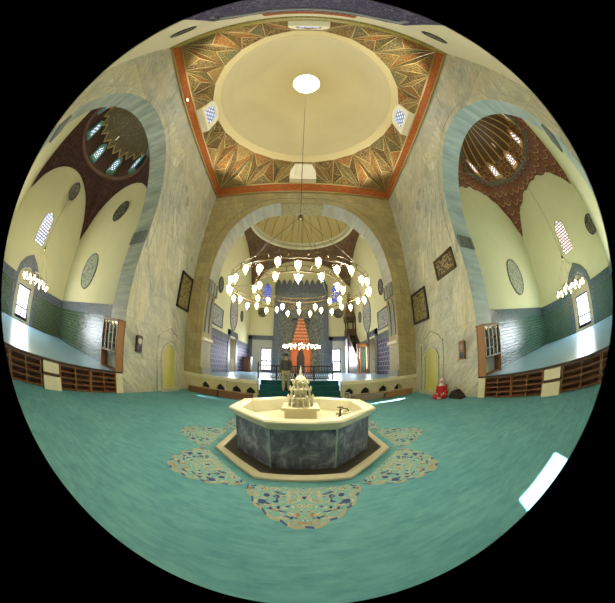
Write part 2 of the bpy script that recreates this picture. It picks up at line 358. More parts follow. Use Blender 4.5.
# ------------------------------------------------------------ mesh helpers
class MB:
    def __init__(s):
        s.bm = bmesh.new(); s.mi = 0; s.uvl = s.bm.loops.layers.uv.new('UVMap'); s.tagged = s.bm.faces.layers.int.new('t')
    def face(s, pts, mi=None, uvs=None):
        vs = [s.bm.verts.new(p) for p in pts]
        try: f = s.bm.faces.new(vs)
        except ValueError: return None
        f.material_index = s.mi if mi is None else mi
        if uvs:
            f[s.tagged] = 1
            for l, q in zip(f.loops, uvs): l[s.uvl].uv = q
        return f
    def box(s, a, b, mi=None, M=None):
        x0, y0, z0 = (min(p, q) for p, q in zip(a, b)); x1, y1, z1 = (max(p, q) for p, q in zip(a, b))
        P = [Vector(p) for p in ((x0, y0, z0), (x1, y0, z0), (x1, y1, z0), (x0, y1, z0), (x0, y0, z1), (x1, y0, z1), (x1, y1, z1), (x0, y1, z1))]
        if M is not None: P = [M @ p for p in P]
        v = [s.bm.verts.new(p) for p in P]
        for q in ((0, 3, 2, 1), (4, 5, 6, 7), (0, 1, 5, 4), (1, 2, 6, 5), (2, 3, 7, 6), (3, 0, 4, 7)):
            s.bm.faces.new([v[i] for i in q]).material_index = s.mi if mi is None else mi
        return s
    def prism(s, poly, h, M=None, mi=None):
        """poly in local xy, extruded 0..h along local z"""
        M = M or Matrix(); n = len(poly)
        a = [s.bm.verts.new(M @ Vector((p[0], p[1], 0))) for p in poly]; b = [s.bm.verts.new(M @ Vector((p[0], p[1], h))) for p in poly]
        i = s.mi if mi is None else mi
        s.bm.faces.new(a[::-1]).material_index = i; s.bm.faces.new(b).material_index = i
        for k in range(n): s.bm.faces.new((a[k], a[(k+1) % n], b[(k+1) % n], b[k])).material_index = i
        return s
    def tube(s, pts, r, n=6, closed=False, mi=None):
        pts = [Vector(p) for p in pts]; rings = []; m = len(pts)
        for i, p in enumerate(pts):
            if closed: t = pts[(i+1) % m]-pts[i-1]
            else: t = pts[min(i+1, m-1)]-pts[max(i-1, 0)]
            t.normalize(); up = Vector((0, 0, 1)) if abs(t.z) < .9 else Vector((1, 0, 0))
            x = t.cross(up).normalized(); y = t.cross(x)
            rr = r[i] if isinstance(r, (list, tuple)) else r
            rings.append([s.bm.verts.new(p+x*math.cos(2*PI*k/n)*rr+y*math.sin(2*PI*k/n)*rr) for k in range(n)])
        for i in range(m if closed else m-1):
            a, b = rings[i], rings[(i+1) % m]
            for k in range(n):
                f = s.bm.faces.new((a[k], a[(k+1) % n], b[(k+1) % n], b[k])); f.smooth = True; f.material_index = s.mi if mi is None else mi
        if not closed:
            s.bm.faces.new(rings[0][::-1]).material_index = s.mi if mi is None else mi
            s.bm.faces.new(rings[-1]).material_index = s.mi if mi is None else mi
        return s
    def lathe(s, prof, c=(0, 0, 0), n=12, smooth=True, rot=0, mi=None, caps=True):
        c = Vector(c); rings = []
        for r, z in prof:
            rings.append([s.bm.verts.new(c+Vector((r*math.cos(2*PI*k/n+rot), r*math.sin(2*PI*k/n+rot), z))) for k in range(n)])
        for a, b in zip(rings, rings[1:]):
            for k in range(n):
                f = s.bm.faces.new((a[k], a[(k+1) % n], b[(k+1) % n], b[k])); f.smooth = smooth; f.material_index = s.mi if mi is None else mi
        if caps:
            for q in (rings[0][::-1], rings[-1]): s.bm.faces.new(q).material_index = s.mi if mi is None else mi
        return s
    def build(s, name, mats, parent=None, loc=None, recalc=True):
        bm = s.bm
        bmesh.ops.remove_doubles(bm, verts=bm.verts, dist=1e-5)
        if recalc: bmesh.ops.recalc_face_normals(bm, faces=bm.faces)
        bm.normal_update()
        uvl = bm.loops.layers.uv.get('UVMap'); tg = bm.faces.layers.int.get('t')
        off = Vector(loc) if loc is not None else Vector((0, 0, 0))
        for f in bm.faces:
            if f[tg]: continue
            nx, ny, nz = (abs(q) for q in f.normal)
            for l in f.loops:
                x, y, z = l.vert.co+off
                l[uvl].uv = (x, y) if nz >= max(nx, ny) else ((y, z) if nx >= ny else (x, z))
        me = bpy.data.meshes.new(name); bm.to_mesh(me); bm.free()
        for m in (mats if isinstance(mats, (list, tuple)) else [mats]): me.materials.append(m)
        o = bpy.data.objects.new(name, me); C.objects.link(o)
        if parent is not None: o.parent = parent
        if loc is not None: o.location = loc
        return o
def struct(name, mb, mats, parent=None, **k):
    o = mb.build(name, mats, parent, **k)
    if parent is None: o['kind'] = 'structure'
    return o
def tag(o, label, cat, group=None):
    o['label'] = label; o['category'] = cat
    if group: o['group'] = group
    return o
def thing(name, label, cat, loc=(0, 0, 0), rz=0, group=None):
    o = bpy.data.objects.new(name, None); C.objects.link(o); o.location = loc; o.rotation_euler = (0, 0, rz)
    return tag(o, label, cat, group)
def kids(o): return [c for c in ALLK.get(o.name, [])]
def dup(root, loc, rz=0, label=None, group=None):
    def cp(o, par):
        c = o.copy(); C.objects.link(c); c.parent = par
        for ch in [x for x in bpy.data.objects if x.parent == o]: cp(ch, c)
        return c
    r = cp(root, None); r.location = loc; r.rotation_euler = (0, 0, rz)
    if label: r['label'] = label
    if group: r['group'] = group
    return r

# ------------------------------------------------------------ dimensions
A = 5.72; YF = 9.53; YB = -2.36; H = 11.72; YC = (YF+YB)/2; PL = .72
AC, AH = 1.76, 3.2        # side arch centre (y) and half width
D = 1.0                    # side arch depth
IX0, IX1 = A+D, 14.35; IY0, IY1 = -1.75, 5.12; ICX, ICY = 10.52, 1.68; IZR = 10.9
QD = 1.2; QY0, QY1 = YF+QD, 22.; QX = 5.4; QCY = 16.35; QZR = 14.6; QP = .93

# arch opening profiles (u, z)
side_prof = [(-AH, 0), (-AH, 2.5), (-AH, 4.6)]+[(-AH*math.cos(t), 5.75+3.8*math.sin(t)) for t in [PI*i/28 for i in range(29)]]+[(AH, 4.6), (AH, 2.5), (AH, 0)]
front_half = [(4.72, 0), (4.72, 3), (4.72, 5.3), (4.66, 6.3), (4.5, 7.4), (4.33, 8.0), (4.1, 8.6), (3.8, 9.15), (3.4, 9.65), (2.95, 10.05), (2.4, 10.4), (1.8, 10.62), (1.25, 10.72)]
front_prof = [(-u, z) for u, z in front_half]+[(u, z) for u, z in front_half[::-1]]

def arch_wall(name, P, prof, u0, u1, top, depth, mats, n_top=1, back=True):
    """P(u, w, z) maps to world; w 0 = front face, depth = back face; mats [wall, soffit, back]"""
    mb = MB(); ul, ur = prof[0][0], prof[-1][0]
    for w, mi in ((0, 0), (depth, 2)) if back else ((0, 0),):
        mb.face([P(u0, w, 0), P(ul, w, 0), P(ul, w, top), P(u0, w, top)], mi)
        mb.face([P(ur, w, 0), P(u1, w, 0), P(u1, w, top), P(ur, w, top)], mi)
        for (a, za), (b, zb) in zip(prof, prof[1:]):
            if abs(a-b) < 1e-6: continue
            mb.face([P(a, w, za), P(b, w, zb), P(b, w, top), P(a, w, top)], mi)
    L = 0
    for (a, za), (b, zb) in zip(prof, prof[1:]):
        d = math.hypot(b-a, zb-za)
        mb.face([P(a, 0, za), P(b, 0, zb), P(b, depth, zb), P(a, depth, za)], 0 if depth > 1.1 and max(za, zb) < 5.5 else 1, [(L, 0), (L+d, 0), (L+d, depth), (L, depth)]); L += d
    return struct(name, mb, mats, recalc=False)

# ------------------------------------------------------------ hall shell
FX, FY = .085, 4.034
fl = MB()
fl.face([(-A-.6, YB-.3, 0), (A+.6, YB-.3, 0), (A+.6, YF+.6, 0), (-A-.6, YF+.6, 0)], 0)
# woven lobes round the fountain
for k in range(8):
    a0 = -PI/2+k*PI/4; inner = []; outer = []
    for i in range(25):
        s_ = -1+i/12; ph = s_*PI/8*.97
        ri = 1.68/math.cos(ph)
        e = (1-abs(s_)**1.5)
        ro = 1.68/math.cos(ph)+.03+.84*e+.045*abs(math.sin(i*PI/3))*(1 if abs(s_) < .98 else 0)
        inner.append((ph, ri)); outer.append((ph, ro))
    for i in range(24):
        q = [inner[i], inner[i+1], outer[i+1], outer[i]]
        fl.face([(FX+r_*math.cos(a0+p_), FY+r_*math.sin(a0+p_), .0045) for p_, r_ in ((outer[i][0], outer[i][1]-.03), (outer[i+1][0], outer[i+1][1]-.03), (outer[i+1][0], outer[i+1][1]+.012), (outer[i][0], outer[i][1]+.012))], 2 if i % 3 else 3)
        fl.face([(FX+r_*math.cos(a0+p_), FY+r_*math.sin(a0+p_), .004) for p_, r_ in q], 1, [(p_*2.1, r_) for p_, r_ in q])
o = fl.build('floor', [CARPET, FLORAL, plain('ochre carpet border', (.34, .30, .17), .85), plain('navy carpet border', (.05, .08, .20), .85)], recalc=False); o['kind'] = 'structure'

for sx, nm, sof in ((-1, 'wall_left', MB_soffit_l), (1, 'wall_right', MB_soffit_r)):
    arch_wall(nm, lambda u, w_, z, sx=sx: (sx*(A+w_), AC+u, z), side_prof, YB-AC, YF-AC, H+.9, D, [MB_wall, sof, CREAM_l if sx < 0 else CREAM_r])
arch_wall('wall_front', lambda u, w_, z: (u, YF+w_, z), front_prof, -A-.01, A+.01, H+.9, QD, [MB_front, MB_soffit_f, CREAM_l])
# thin raised mouldings outlining the arches
for sx in (-1, 1):
    m = MB(); pts = [(sx*(A-.0), AC+(AH+.34)*(-math.cos(t)), 5.75+(3.8+.34)*math.sin(t)) for t in [PI*i/36 for i in range(37)]]
    m.tube([(pts[0][0], pts[0][1], 5.0)]+pts+[(pts[-1][0], pts[-1][1], 5.0)], .028, 6)
    struct('trim_1' if sx < 0 else 'trim_2', m, MB_wall)
m = MB(); m.tube([(u*1.09, YF, z+.42 if z > 7 else z) for u, z in front_prof if z > 5], .045, 6); struct('trim_3', m, MB_front)
# back wall: marble below, plaster above, tiled gallery front, doorway and an added unseen hole shaping the sun patch
wb = MB()
ox0, ox1, oz0, oz1 = .55, 1.55, 2.7, 4.1
def bw(x0, x1, z0, z1, mi): wb.face([(x0, YB, z0), (x1, YB, z0), (x1, YB, z1), (x0, YB, z1)], mi)
bw(-A, -1.2, 0, 2.6, 0); bw(1.2, A, 0, 2.6, 0); bw(-1.2, 1.2, 2.3, 2.6, 0)
bw(-A, A, 2.6, oz0, 0); bw(-A, ox0, oz0, oz1, 0); bw(ox1, A, oz0, oz1, 0); bw(-A, A, oz1, 6.5, 0)
bw(-A, A, 6.5, H+.9, 1)
struct('wall_back', wb, [MB_wall, CREAM_b], recalc=False)
m = MB(); m.box((-1.3, YB-.12, -.02), (1.3, YB-.0, 2.4)); d1 = struct('door_3', m, WOODD)
# gallery front of blue tile on back wall
m = MB(); m.prism([(-2.75, 5.8), (2.75, 5.8), (2.75, 9.2), (2.3, 9.75), (1.3, 9.95), (-1.3, 9.95), (-2.3, 9.75), (-2.75, 9.2)], .10, Matrix(((1, 0, 0, 0), (0, 0, 1, YB), (0, 1, 0, 0), (0, 0, 0, 1))))
struct('trim_4', m, TILE_gal)
m = MB(); m.tube([(-2.45, YB+.14, 8.3), (-2.45, YB+.14, 8.9), (-1.8, YB+.14, 9.35), (1.8, YB+.14, 9.35), (2.45, YB+.14, 8.9), (2.45, YB+.14, 8.3)], .07, 6); struct('trim_5', m, plain('grey gallery moulding', (.34, .36, .36), .85, spec=.1))
m = MB(); m.box((-1.6, YB+.10, 6.2), (1.6, YB+.16, 8.6)); struct('trim_6', m, TILE_gal)
m = MB(); m.box((-1.5, YB+.0, 10.35), (1.5, YB+.05, 10.75)); struct('trim_7', m, REDBAND)

# red painted band round the top of the walls (three sides)
m = MB(); t0, t1 = H, 12.5
for a, b in (((-A, YB), (-A, YF)), ((-A, YF), (A, YF)), ((A, YF), (A, YB))):
    d = Vector((b[0]-a[0], b[1]-a[1], 0)).normalized(); n = Vector((d.y, -d.x, 0))*.05
    m.face([(a[0]+n.x, a[1]+n.y, t0), (b[0]+n.x, b[1]+n.y, t0), (b[0]+n.x*2, b[1]+n.y*2, t1), (a[0]+n.x*2, a[1]+n.y*2, t1)], 0)
    for z_, k_ in ((t0, 1.), (t1, 2.)): m.tube([(a[0]+n.x*(k_+.3), a[1]+n.y*(k_+.3), z_), (b[0]+n.x*(k_+.3), b[1]+n.y*(k_+.3), z_)], .055, 5, mi=1)
    m.face([(a[0], a[1], t0-.02), (b[0], b[1], t0-.02), (b[0]+n.x*1.4, b[1]+n.y*1.4, t0-.02), (a[0]+n.x*1.4, a[1]+n.y*1.4, t0-.02)], 1)
struct('trim_8', m, [REDBAND, GOLDL], recalc=False)
# back side cornice
m = MB(); m.box((-A, YB, H-.1), (A, YB+.12, 12.5)); struct('trim_9', m, GOLDM)

# belt of folded painted triangles between square and dome
RB = 5.42; ZB0, ZB1 = 12.5, 14.5; NS = 6
belt = MB()
def sqp(t):   # t in [0,4) round the square
    k = int(t) % 4; f = t-int(t); cs = [(-A, YB), (A, YB), (A, YF), (-A, YF)]
    a, b = cs[k], cs[(k+1) % 4]; return Vector((a[0]+(b[0]-a[0])*f, a[1]+(b[1]-a[1])*f, ZB0))
def crp(t):
    an = -PI*3/4+t*PI/2; return Vector((RB*math.cos(an), YC+RB*math.sin(an), ZB1))
nb = 4*NS; lines = []
for i in range(nb):
    b0, b1 = sqp(i/NS), sqp((i+1)/NS % 4 if i+1 < nb else 0); t0_, t1_ = crp((i-.5)/NS), crp((i+.5)/NS)
    for tri in ((b0, b1, t1_), (t0_, b0, t1_)):
        c = sum(tri, Vector())/3; n = (tri[1]-tri[0]).cross(tri[2]-tri[0]).normalized()
        ctr = Vector((0, YC, 12.6)); 
        if n.dot(ctr-c) < 0: n = -n
        big = (tri[0]-tri[1]).length
        ap = c+n*(.30 if tri[0] is b0 else -.22)
        cols = random.sample(range(5), 3)
        for q in range(3):
            belt.face([tri[q], tri[(q+1) % 3], ap], cols[q])
            lines.append((tri[q], ap))
    lines += [(b0, t1_), (b0, t0_)]
belt.mi = 5
for p, q in lines: belt.tube([p, q], .022, 4)
struct('trim_10', belt, FACETS+[GOLDL], recalc=False)
# dome with rim moulding and round opening
dm = MB()
prof = [(RB+.02, ZB1), (RB-.04, ZB1+.01), (RB-.36, ZB1+.36), (RB-.39, ZB1+.34), (RB-.42, ZB1+.38), (RB-.41, ZB1+.46)]
Rd, zd, hd = RB-.41, ZB1+.46, 5.85
for i in range(1, 17):
    t = i/16*math.acos(1.05/Rd); prof.append((Rd*math.cos(t), zd+hd*math.sin(t)))
n = 96
for (r0, z0), (r1, z1) in zip(prof, prof[1:]):
    for k in range(n):
        a, b = 2*PI*k/n, 2*PI*(k+1)/n
        f = dm.face([(r0*math.cos(a), YC+r0*math.sin(a), z0), (r0*math.cos(b), YC+r0*math.sin(b), z0), (r1*math.cos(b), YC+r1*math.sin(b), z1), (r1*math.cos(a), YC+r1*math.sin(a), z1)], 0, [(a, z0), (b, z0), (b, z1), (a, z1)])
        f.smooth = z0 > ZB1+.45
struct('ceiling', dm, DOME_m)
rt, zt = prof[-1]
m = MB(); m.lathe([(rt+.0, zt-.04), (rt, zt+.5)], (0, YC, 0), 48, caps=False); struct('trim_11', m, DOME_m)
m = MB(); m.lathe([(0.01, zt+.45), (rt, zt+.45)], (0, YC, 0), 48, caps=False); struct('window_1', m, PANE)
# windows in the belt: cream frames with lattice
def belt_window(name, P, lattice):
    """P(u, d, z): u along wall, d towards the room"""
    f = MB(); out = [(-.85, 12.55), (.85, 12.55), (.85, 14.1), (.6, 14.55), (0, 14.72), (-.6, 14.55), (-.85, 14.1)]
    inn = [(-.55, 12.85), (.55, 12.85), (.55, 13.95), (.38, 14.25), (0, 14.38), (-.38, 14.25), (-.55, 13.95)]
    k = len(out)
    for i in range(k):
        j = (i+1) % k
        f.face([P(*_p(out[i], .5)), P(*_p(out[j], .5)), P(*_p(inn[j], .5)), P(*_p(inn[i], .5))])
        f.face([P(*_p(out[i], -.1)), P(*_p(out[j], -.1)), P(*_p(out[j], .5)), P(*_p(out[i], .5))])
        dp_ = .38 if lattice else .47
        f.face([P(*_p(inn[i], dp_)), P(*_p(inn[j], dp_)), P(*_p(inn[j], .5)), P(*_p(inn[i], .5))])
    fr = struct(name, f, MB_cream if not lattice else CREAM_b, recalc=False)
    p = MB(); p.face([P(*_p(q, dp_)) for q in inn]); p.build('window_pane', LATT if lattice else CREAM_b, fr, recalc=False)
def _p(q, d): return (q[0], d, q[1])
belt_window('window_2', lambda u, d, z: (-A+d, YC+u, z), True)
belt_window('window_3', lambda u, d, z: (A-d, YC+u, z), True)
belt_window('window_4', lambda u, d, z: (u, YF-d, z), False)
belt_window('window_5', lambda u, d, z: (u, YB+d, z), True)

# ------------------------------------------------------------ domed side rooms
def pendentive(mb, cx, cy, hx, hy, ztip, zpk, zr, r, nseg=96, rows=6, power=.5, octo=False, jag=0):
    cols = []
    for i in range(nseg+1):
        a = 2*PI*i/nseg; c_, s_ = math.cos(a), math.sin(a)
        k = min(hx/max(abs(c_), 1e-6), hy/max(abs(s_), 1e-6)); px, py = k*c_, k*s_
        onx = hx/max(abs(c_), 1e-6) <= hy/max(abs(s_), 1e-6)
        u = abs(py)/hy if onx else abs(px)/hx
        u = min(u, 1)
        zl = ztip+(zpk-ztip)*(1-u**2.0)**power
        if jag and .1 < u < .97: zl += jag*(1 if i % 4 < 2 else -1)*(.5)
        rr = r
        if octo:
            rr = r*math.cos(PI/8)/math.cos(((a+PI/8) % (PI/4))-PI/8)
        ring = (cx+rr*c_, cy+rr*s_, zr); col = []
        for j in range(rows+1):
            t = j/rows; zz = zl+(zr-zl)*t; g = t**1.7
            col.append(Vector((cx+px+(ring[0]-cx-px)*g-(px*.004 if j == 0 else 0), cy+py+(ring[1]-cy-py)*g-(py*.004 if j == 0 else 0), zz)))
        cols.append((a, col))
    for (a, p), (b, q) in zip(cols, cols[1:]):
        for j in range(rows):
            mb.face([p[j], q[j], q[j+1], p[j+1]], 0, [(a*hx*.7, p[j].z), (b*hx*.7, q[j].z), (b*hx*.7, q[j+1].z), (a*hx*.7, p[j+1].z)])
def slab(mb, cx, cy, hx, hy, r, z, n=48):  # unseen plate added to block sky leaking past the pendentives
    for k in range(n):
        P = []
        for a in (2*PI*k/n, 2*PI*(k+1)/n):
            c_, s_ = math.cos(a), math.sin(a); q = min(hx/max(abs(c_), 1e-6), hy/max(abs(s_), 1e-6)); P.append(((cx+q*c_, cy+q*s_, z), (cx+r*c_, cy+r*s_, z)))
        mb.face([P[0][0], P[1][0], P[1][1], P[0][1]])
def lun_wall(mb, pts, mi=0): mb.face(pts, mi)

def iwan(sx, cream, band, tile, pend, drum, domem, win, frame, ztip):
    X = lambda x: sx*x
    side = 'left' if sx < 0 else 'right'
    # platform carpet and its riser
    m = MB(); m.face([(X(A), AC-AH, PL), (X(A+D), AC-AH, PL), (X(A+D), AC+AH, PL), (X(A), AC+AH, PL)], 0)
    m.face([(X(IX0), IY0, PL), (X(IX1), IY0, PL), (X(IX1), IY1, PL), (X(IX0), IY1, PL)], 0)
    m.face([(X(A+.30), AC-AH, 0), (X(A+.30), AC+AH, 0), (X(A+.30), AC+AH, PL-.06), (X(A+.30), AC-AH, PL-.06)], 1)
    o = m.build('floor_'+side, [CARPET_s, WOODIN], recalc=False); o['kind'] = 'structure'
    # edge board
    m = MB(); m.box((X(A-.04), AC-AH, PL-.05), (X(A+.34), AC+AH, PL-.004)); struct('trim_12' if sx < 0 else 'trim_13', m, WOODD)
    # walls: back, far side, near side
    zt = IZR
    m = MB()
    wy0, wy1, wz0, wz1 = .82, 2.02, PL+.12, 2.62     # window reveal
    bx = X(IX1)
    for y0, y1, z0, z1 in ((IY0, wy0, PL, zt), (wy1, IY1, PL, zt), (wy0, wy1, wz1, zt)):
        m.face([(bx, y0, z0), (bx, y1, z0), (bx, y1, z1), (bx, y0, z1)])
    struct('wall_back_'+side, m, cream, recalc=False)
    m = MB(); m.face([(X(IX0-.01), IY1, PL-.05), (bx, IY1, PL-.05), (bx, IY1, zt), (X(IX0-.01), IY1, zt)]); struct('wall_far_'+side, m, cream, recalc=False)
    m = MB(); m.face([(X(IX0-.01), IY0, PL-.05), (bx, IY0, PL-.05), (bx, IY0, zt), (X(IX0-.01), IY0, zt)]); struct('wall_near_'+side, m, cream, recalc=False)
    # tile dado (all round) with patterned border
    m = MB(); zc = 2.52; zb = 2.98; e = .03
    def dado(z0, z1, mi, e):
        m.box((X(IX0), IY1-e, z0), (X(IX1-e), IY1, z1), mi); m.box((X(IX0), IY0, z0), (X(IX1-e), IY0+e, z1), mi)
        m.box((X(IX1-e), IY0, z0), (X(IX1), .28, z1), mi); m.box((X(IX1-e), 2.52, z0), (X(IX1), IY1, z1), mi)
    dado(PL, zc, 0, e); dado(zc, zb, 1, e+.02)
    struct('trim_14' if sx < 0 else 'trim_15', m, [tile, band])
    # arched tiled hood over the window
    m = MB(); hp = [(.28, PL), (.28, 3.05), (.42, 3.55), (.80, 4.0), (1.4, 4.35), (2.0, 4.0), (2.38, 3.55), (2.52, 3.05), (2.52, PL)]
    ip = [(.55, PL), (.55, 2.95), (.66, 3.2), (.95, 3.45), (1.4, 3.62), (1.85, 3.45), (2.14, 3.2), (2.25, 2.95), (2.25, PL)]
    for (o0, o1, i0, i1) in zip(hp, hp[1:], ip, ip[1:]):
        m.face([(X(IX1-.10), o0[0], o0[1]), (X(IX1-.10), o1[0], o1[1]), (X(IX1-.10), i1[0], i1[1]), (X(IX1-.10), i0[0], i0[1])], 0)
        m.face([(X(IX1), o0[0], o0[1]), (X(IX1), o1[0], o1[1]), (X(IX1-.10), o1[0], o1[1]), (X(IX1-.10), o0[0], o0[1])], 0)
        m.face([(X(IX1-.02), i0[0], i0[1]), (X(IX1-.02), i1[0], i1[1]), (X(IX1-.10), i1[0], i1[1]), (X(IX1-.10), i0[0], i0[1])], 0)
    struct('trim_16' if sx < 0 else 'trim_17', m, band, recalc=False)
    m = MB(); m.face([(X(IX1-.035), .55, 2.62), (X(IX1-.035), 2.25, 2.62)]+[(X(IX1-.035), p[0], p[1]) for p in ip[1:-1][::-1]])
    m.face([(X(IX1-.035), .55, PL), (X(IX1-.035), .82, PL), (X(IX1-.035), .82, 2.62), (X(IX1-.035), .55, 2.62)])
    m.face([(X(IX1-.035), 2.02, PL), (X(IX1-.035), 2.25, PL), (X(IX1-.035), 2.25, 2.62), (X(IX1-.035), 2.02, 2.62)])
    m.face([(X(IX1-.035), .82, PL), (X(IX1-.035), 2.02, PL), (X(IX1-.035), 2.02, PL+.12), (X(IX1-.035), .82, PL+.12)])
    struct('trim_18' if sx < 0 else 'trim_19', m, MB_pale, recalc=False)
    # window: reveal, frame with bars, pane
    m = MB()
    for a, b in (((wy0, wz0), (wy0, wz1)), ((wy0, wz1), (wy1, wz1)), ((wy1, wz1), (wy1, wz0)), ((wy1, wz0+.0), (wy0, wz0+.0))):
        m.face([(bx, a[0], a[1]), (bx, b[0], b[1]), (X(IX1+.6), b[0], b[1]), (X(IX1+.6), a[0], a[1])])
    wr = struct('window_6' if sx < 0 else 'window_7', m, MB_pale, recalc=False)
    m = MB(); x0, x1 = X(IX1+.42), X(IX1+.5)
    for q in ((wy0, wy0+.09, wz0, wz1), (wy1-.09, wy1, wz0, wz1), (wy0, wy1, wz1-.09, wz1), (wy0, wy1, wz0, wz0+.10), (wy0, wy1, 1.42, 1.50), (1.36, 1.44, wz0, 1.5), (1.0, 1.04, wz0, 1.5), (1.72, 1.76, wz0, 1.5), (wy0, wy1, wz0, 1.0), (wy0, wy1, 1.08, 1.12)):
        m.box((x0, q[0], q[2]), (x1, q[1], q[3]))
    m.build('window_frame', plain('violet shaded frame', (.10, .06, .16), .5), wr)
    m = MB(); m.face([(X(IX1+.52), wy0, wz0), (X(IX1+.52), wy1, wz0), (X(IX1+.52), wy1, wz1), (X(IX1+.52), wy0, wz1)]); m.build('window_pane', PANE, wr, recalc=False)
    # upper stained window
    m = MB(); ap = [(.95, 5.0), (1.9, 5.0), (1.9, 6.5), (1.75, 6.85), (1.43, 7.02), (1.1, 6.85), (.95, 6.5)]
    m.face([(X(IX1-.06), *p) for p in ap])
    k = len(ap)
    wr = struct('window_8' if sx < 0 else 'window_9', m, STAINED if sx < 0 else STAINED_w, recalc=False)
    m = MB(); m.tube([(X(IX1-.05), *p) for p in ap], .05, 5, closed=True); m.build('window_frame', cream, wr)
    # pendentives, drum, dome
    m = MB(); pendentive(m, ICX, ICY, ICX-IX0, IY1-ICY, ztip, 10.25, IZR, 3.15, octo=sx > 0, jag=.16 if sx > 0 else 0)
    if sx < 0:
        for v in m.bm.verts: v.co.x = -v.co.x
    struct('trim_20' if sx < 0 else 'trim_21', m, pend, recalc=False)
    m = MB(); cnt = 8 if sx > 0 else 48; rr = 3.12
    m.lathe([(rr+.05, IZR-.08), (rr-.12, IZR-.05), (rr-.12, IZR+.12), (rr+.05, IZR+.14)], (X(ICX), ICY, 0), cnt, rot=PI/8 if sx > 0 else 0, smooth=False, caps=False)
    struct('trim_22' if sx < 0 else 'trim_23', m, RING_l if sx < 0 else RING_r)
    m = MB(); zA, zB = IZR, 12.75; n = 64
    for k in range(n):
        a, b = 2*PI*k/n, 2*PI*(k+1)/n
        def rad(t, low): return (3.15*math.cos(PI/8)/math.cos(((t+PI/8) % (PI/4))-PI/8)) if (sx > 0 and low) else 3.08
        m.face([(X(ICX)+rad(a, 1)*math.cos(a), ICY+rad(a, 1)*math.sin(a), zA), (X(ICX)+rad(b, 1)*math.cos(b), ICY+rad(b, 1)*math.sin(b), zA), (X(ICX)+rad(b, 0)*math.cos(b), ICY+rad(b, 0)*math.sin(b), zB), (X(ICX)+rad(a, 0)*math.cos(a), ICY+rad(a, 0)*math.sin(a), zB)], 0, [(a*3, 0), (b*3, 0), (b*3, 1.8), (a*3, 1.8)])
    slab(m, X(ICX), ICY, IX1-ICX+.3, IY1-ICY+.3, 3.0, IZR+.02)  # hidden light stop added above the pendentives
    struct('wall_drum_'+side, m, drum)
    m = MB(); pr = [(3.08*math.cos(t), 2.9*math.sin(t)) for t in [PI/2*i/14 for i in range(14)]]+[(.02, 2.9)]
    for (r0, z0), (r1, z1) in zip(pr, pr[1:]):
        for k in range(n):
            a, b = 2*PI*k/n, 2*PI*(k+1)/n
            f = m.face([(X(ICX)+r0*math.cos(a), ICY+r0*math.sin(a), zB+z0), (X(ICX)+r0*math.cos(b), ICY+r0*math.sin(b), zB+z0), (X(ICX)+r1*math.cos(b), ICY+r1*math.sin(b), zB+z1), (X(ICX)+r1*math.cos(a), ICY+r1*math.sin(a), zB+z1)], 0, [(a, z0), (b, z0), (b, z1), (a, z1)]); f.smooth = True
    struct('ceiling_'+side, m, domem)
    # drum windows
    for k in range(8):
        a = k*PI/4; M = Matrix.Translation((X(ICX), ICY, 0)) @ Matrix.Rotation(a, 4, 'Z') @ Matrix(((0, 0, 1, 2.78 if sx < 0 else 2.68), (1, 0, 0, 0), (0, 1, 0, 0), (0, 0, 0, 1)))
        m = MB(); m.prism([(-.38, 11.15), (.38, 11.15), (.38, 12.35), (.2, 12.65), (0, 12.85), (-.2, 12.65), (-.38, 12.35)], .3, M)
        wn = struct('window_%d' % (20+k+(8 if sx > 0 else 0)), m, frame)
        m = MB(); M2 = M @ Matrix.Translation((0, 0, -.01)); pp = [(-.22, 11.4), (.22, 11.4), (.22, 12.2), (0, 12.45), (-.22, 12.2)]
        m.face([M2 @ Vector((p[0], p[1], 0)) for p in pp]); m.build('window_pane', win, wn, recalc=False)
iwan(-1, CREAM_l, BAND_b, TILE_g, PEND_l, DRUM_l, DOME_l, STAINED_d, TEALF, 5.85)
iwan(1, CREAM_r, BAND_g, TILE_t, PEND_r, DRUM_r, DOME_r, STAINED_w, BROWNF, 6.95)

# ------------------------------------------------------------ prayer room
m = MB(); m.face([(-4.72, YF+.02, QP), (-1.9, YF+.02, QP), (-1.9, QY0, QP), (-4.72, QY0, QP)]); m.face([(4.72, YF+.02, QP), (1.9, YF+.02, QP), (1.9, QY0, QP), (4.72, QY0, QP)])
m.face([(-QX, QY0, QP), (QX, QY0, QP), (QX, QY1, QP), (-QX, QY1, QP)])
struct('floor_prayer', m, CARPET_s, recalc=False)
# carved marble sofa front each side of the steps, with arched niches
def sofa(u0, u1, name):
    m = MB(); y0, y1 = YF-.02, YF+.3; lo, hi = min(u0, u1), max(u0, u1); nn = 4; wd = (hi-lo); top = QP-.0
    cents = [-4.42, -3.62, -2.82, -2.15] if lo < 0 else [2.2, 2.96, 3.84, 4.66]
    hw, zn0, zn1 = .21, .30, .60
    edges = []; x = lo
    for c_ in cents:
        if x < c_-hw: edges.append((x, c_-hw))
        x = c_+hw
    if x < hi: edges.append((x, hi))
    for a, b in edges: m.box((a, y0, 0), (b, y1, top-.14), 0)
    for c_ in cents:
        m.box((c_-hw, y0, 0), (c_+hw, y1, zn0), 0)
        arc = [(c_-hw, zn0+.12), (c_-hw*.8, zn1-.1), (c_-hw*.35, zn1-.02), (c_, zn1+.03), (c_+hw*.35, zn1-.02), (c_+hw*.8, zn1-.1), (c_+hw, zn0+.12)]
        for (p, zp), (q, zq) in zip(arc, arc[1:]): m.face([(p, y0, zp), (q, y0, zq), (q, y0, top-.14), (p, y0, top-.14)], 0)
        m.face([(c_-hw, y0+.16, zn0), (c_+hw, y0+.16, zn0), (c_+hw, y0+.16, zn1+.05), (c_-hw, y0+.16, zn1+.05)], 1)
        m.tube([(p, y0, zp) for p, zp in arc], .018, 4, mi=0)
    m.box((lo, y0-.07, top-.14), (hi, y1, top+.004), 2)
    return struct(name, m, [MB_pale, IRON, MB_cream])
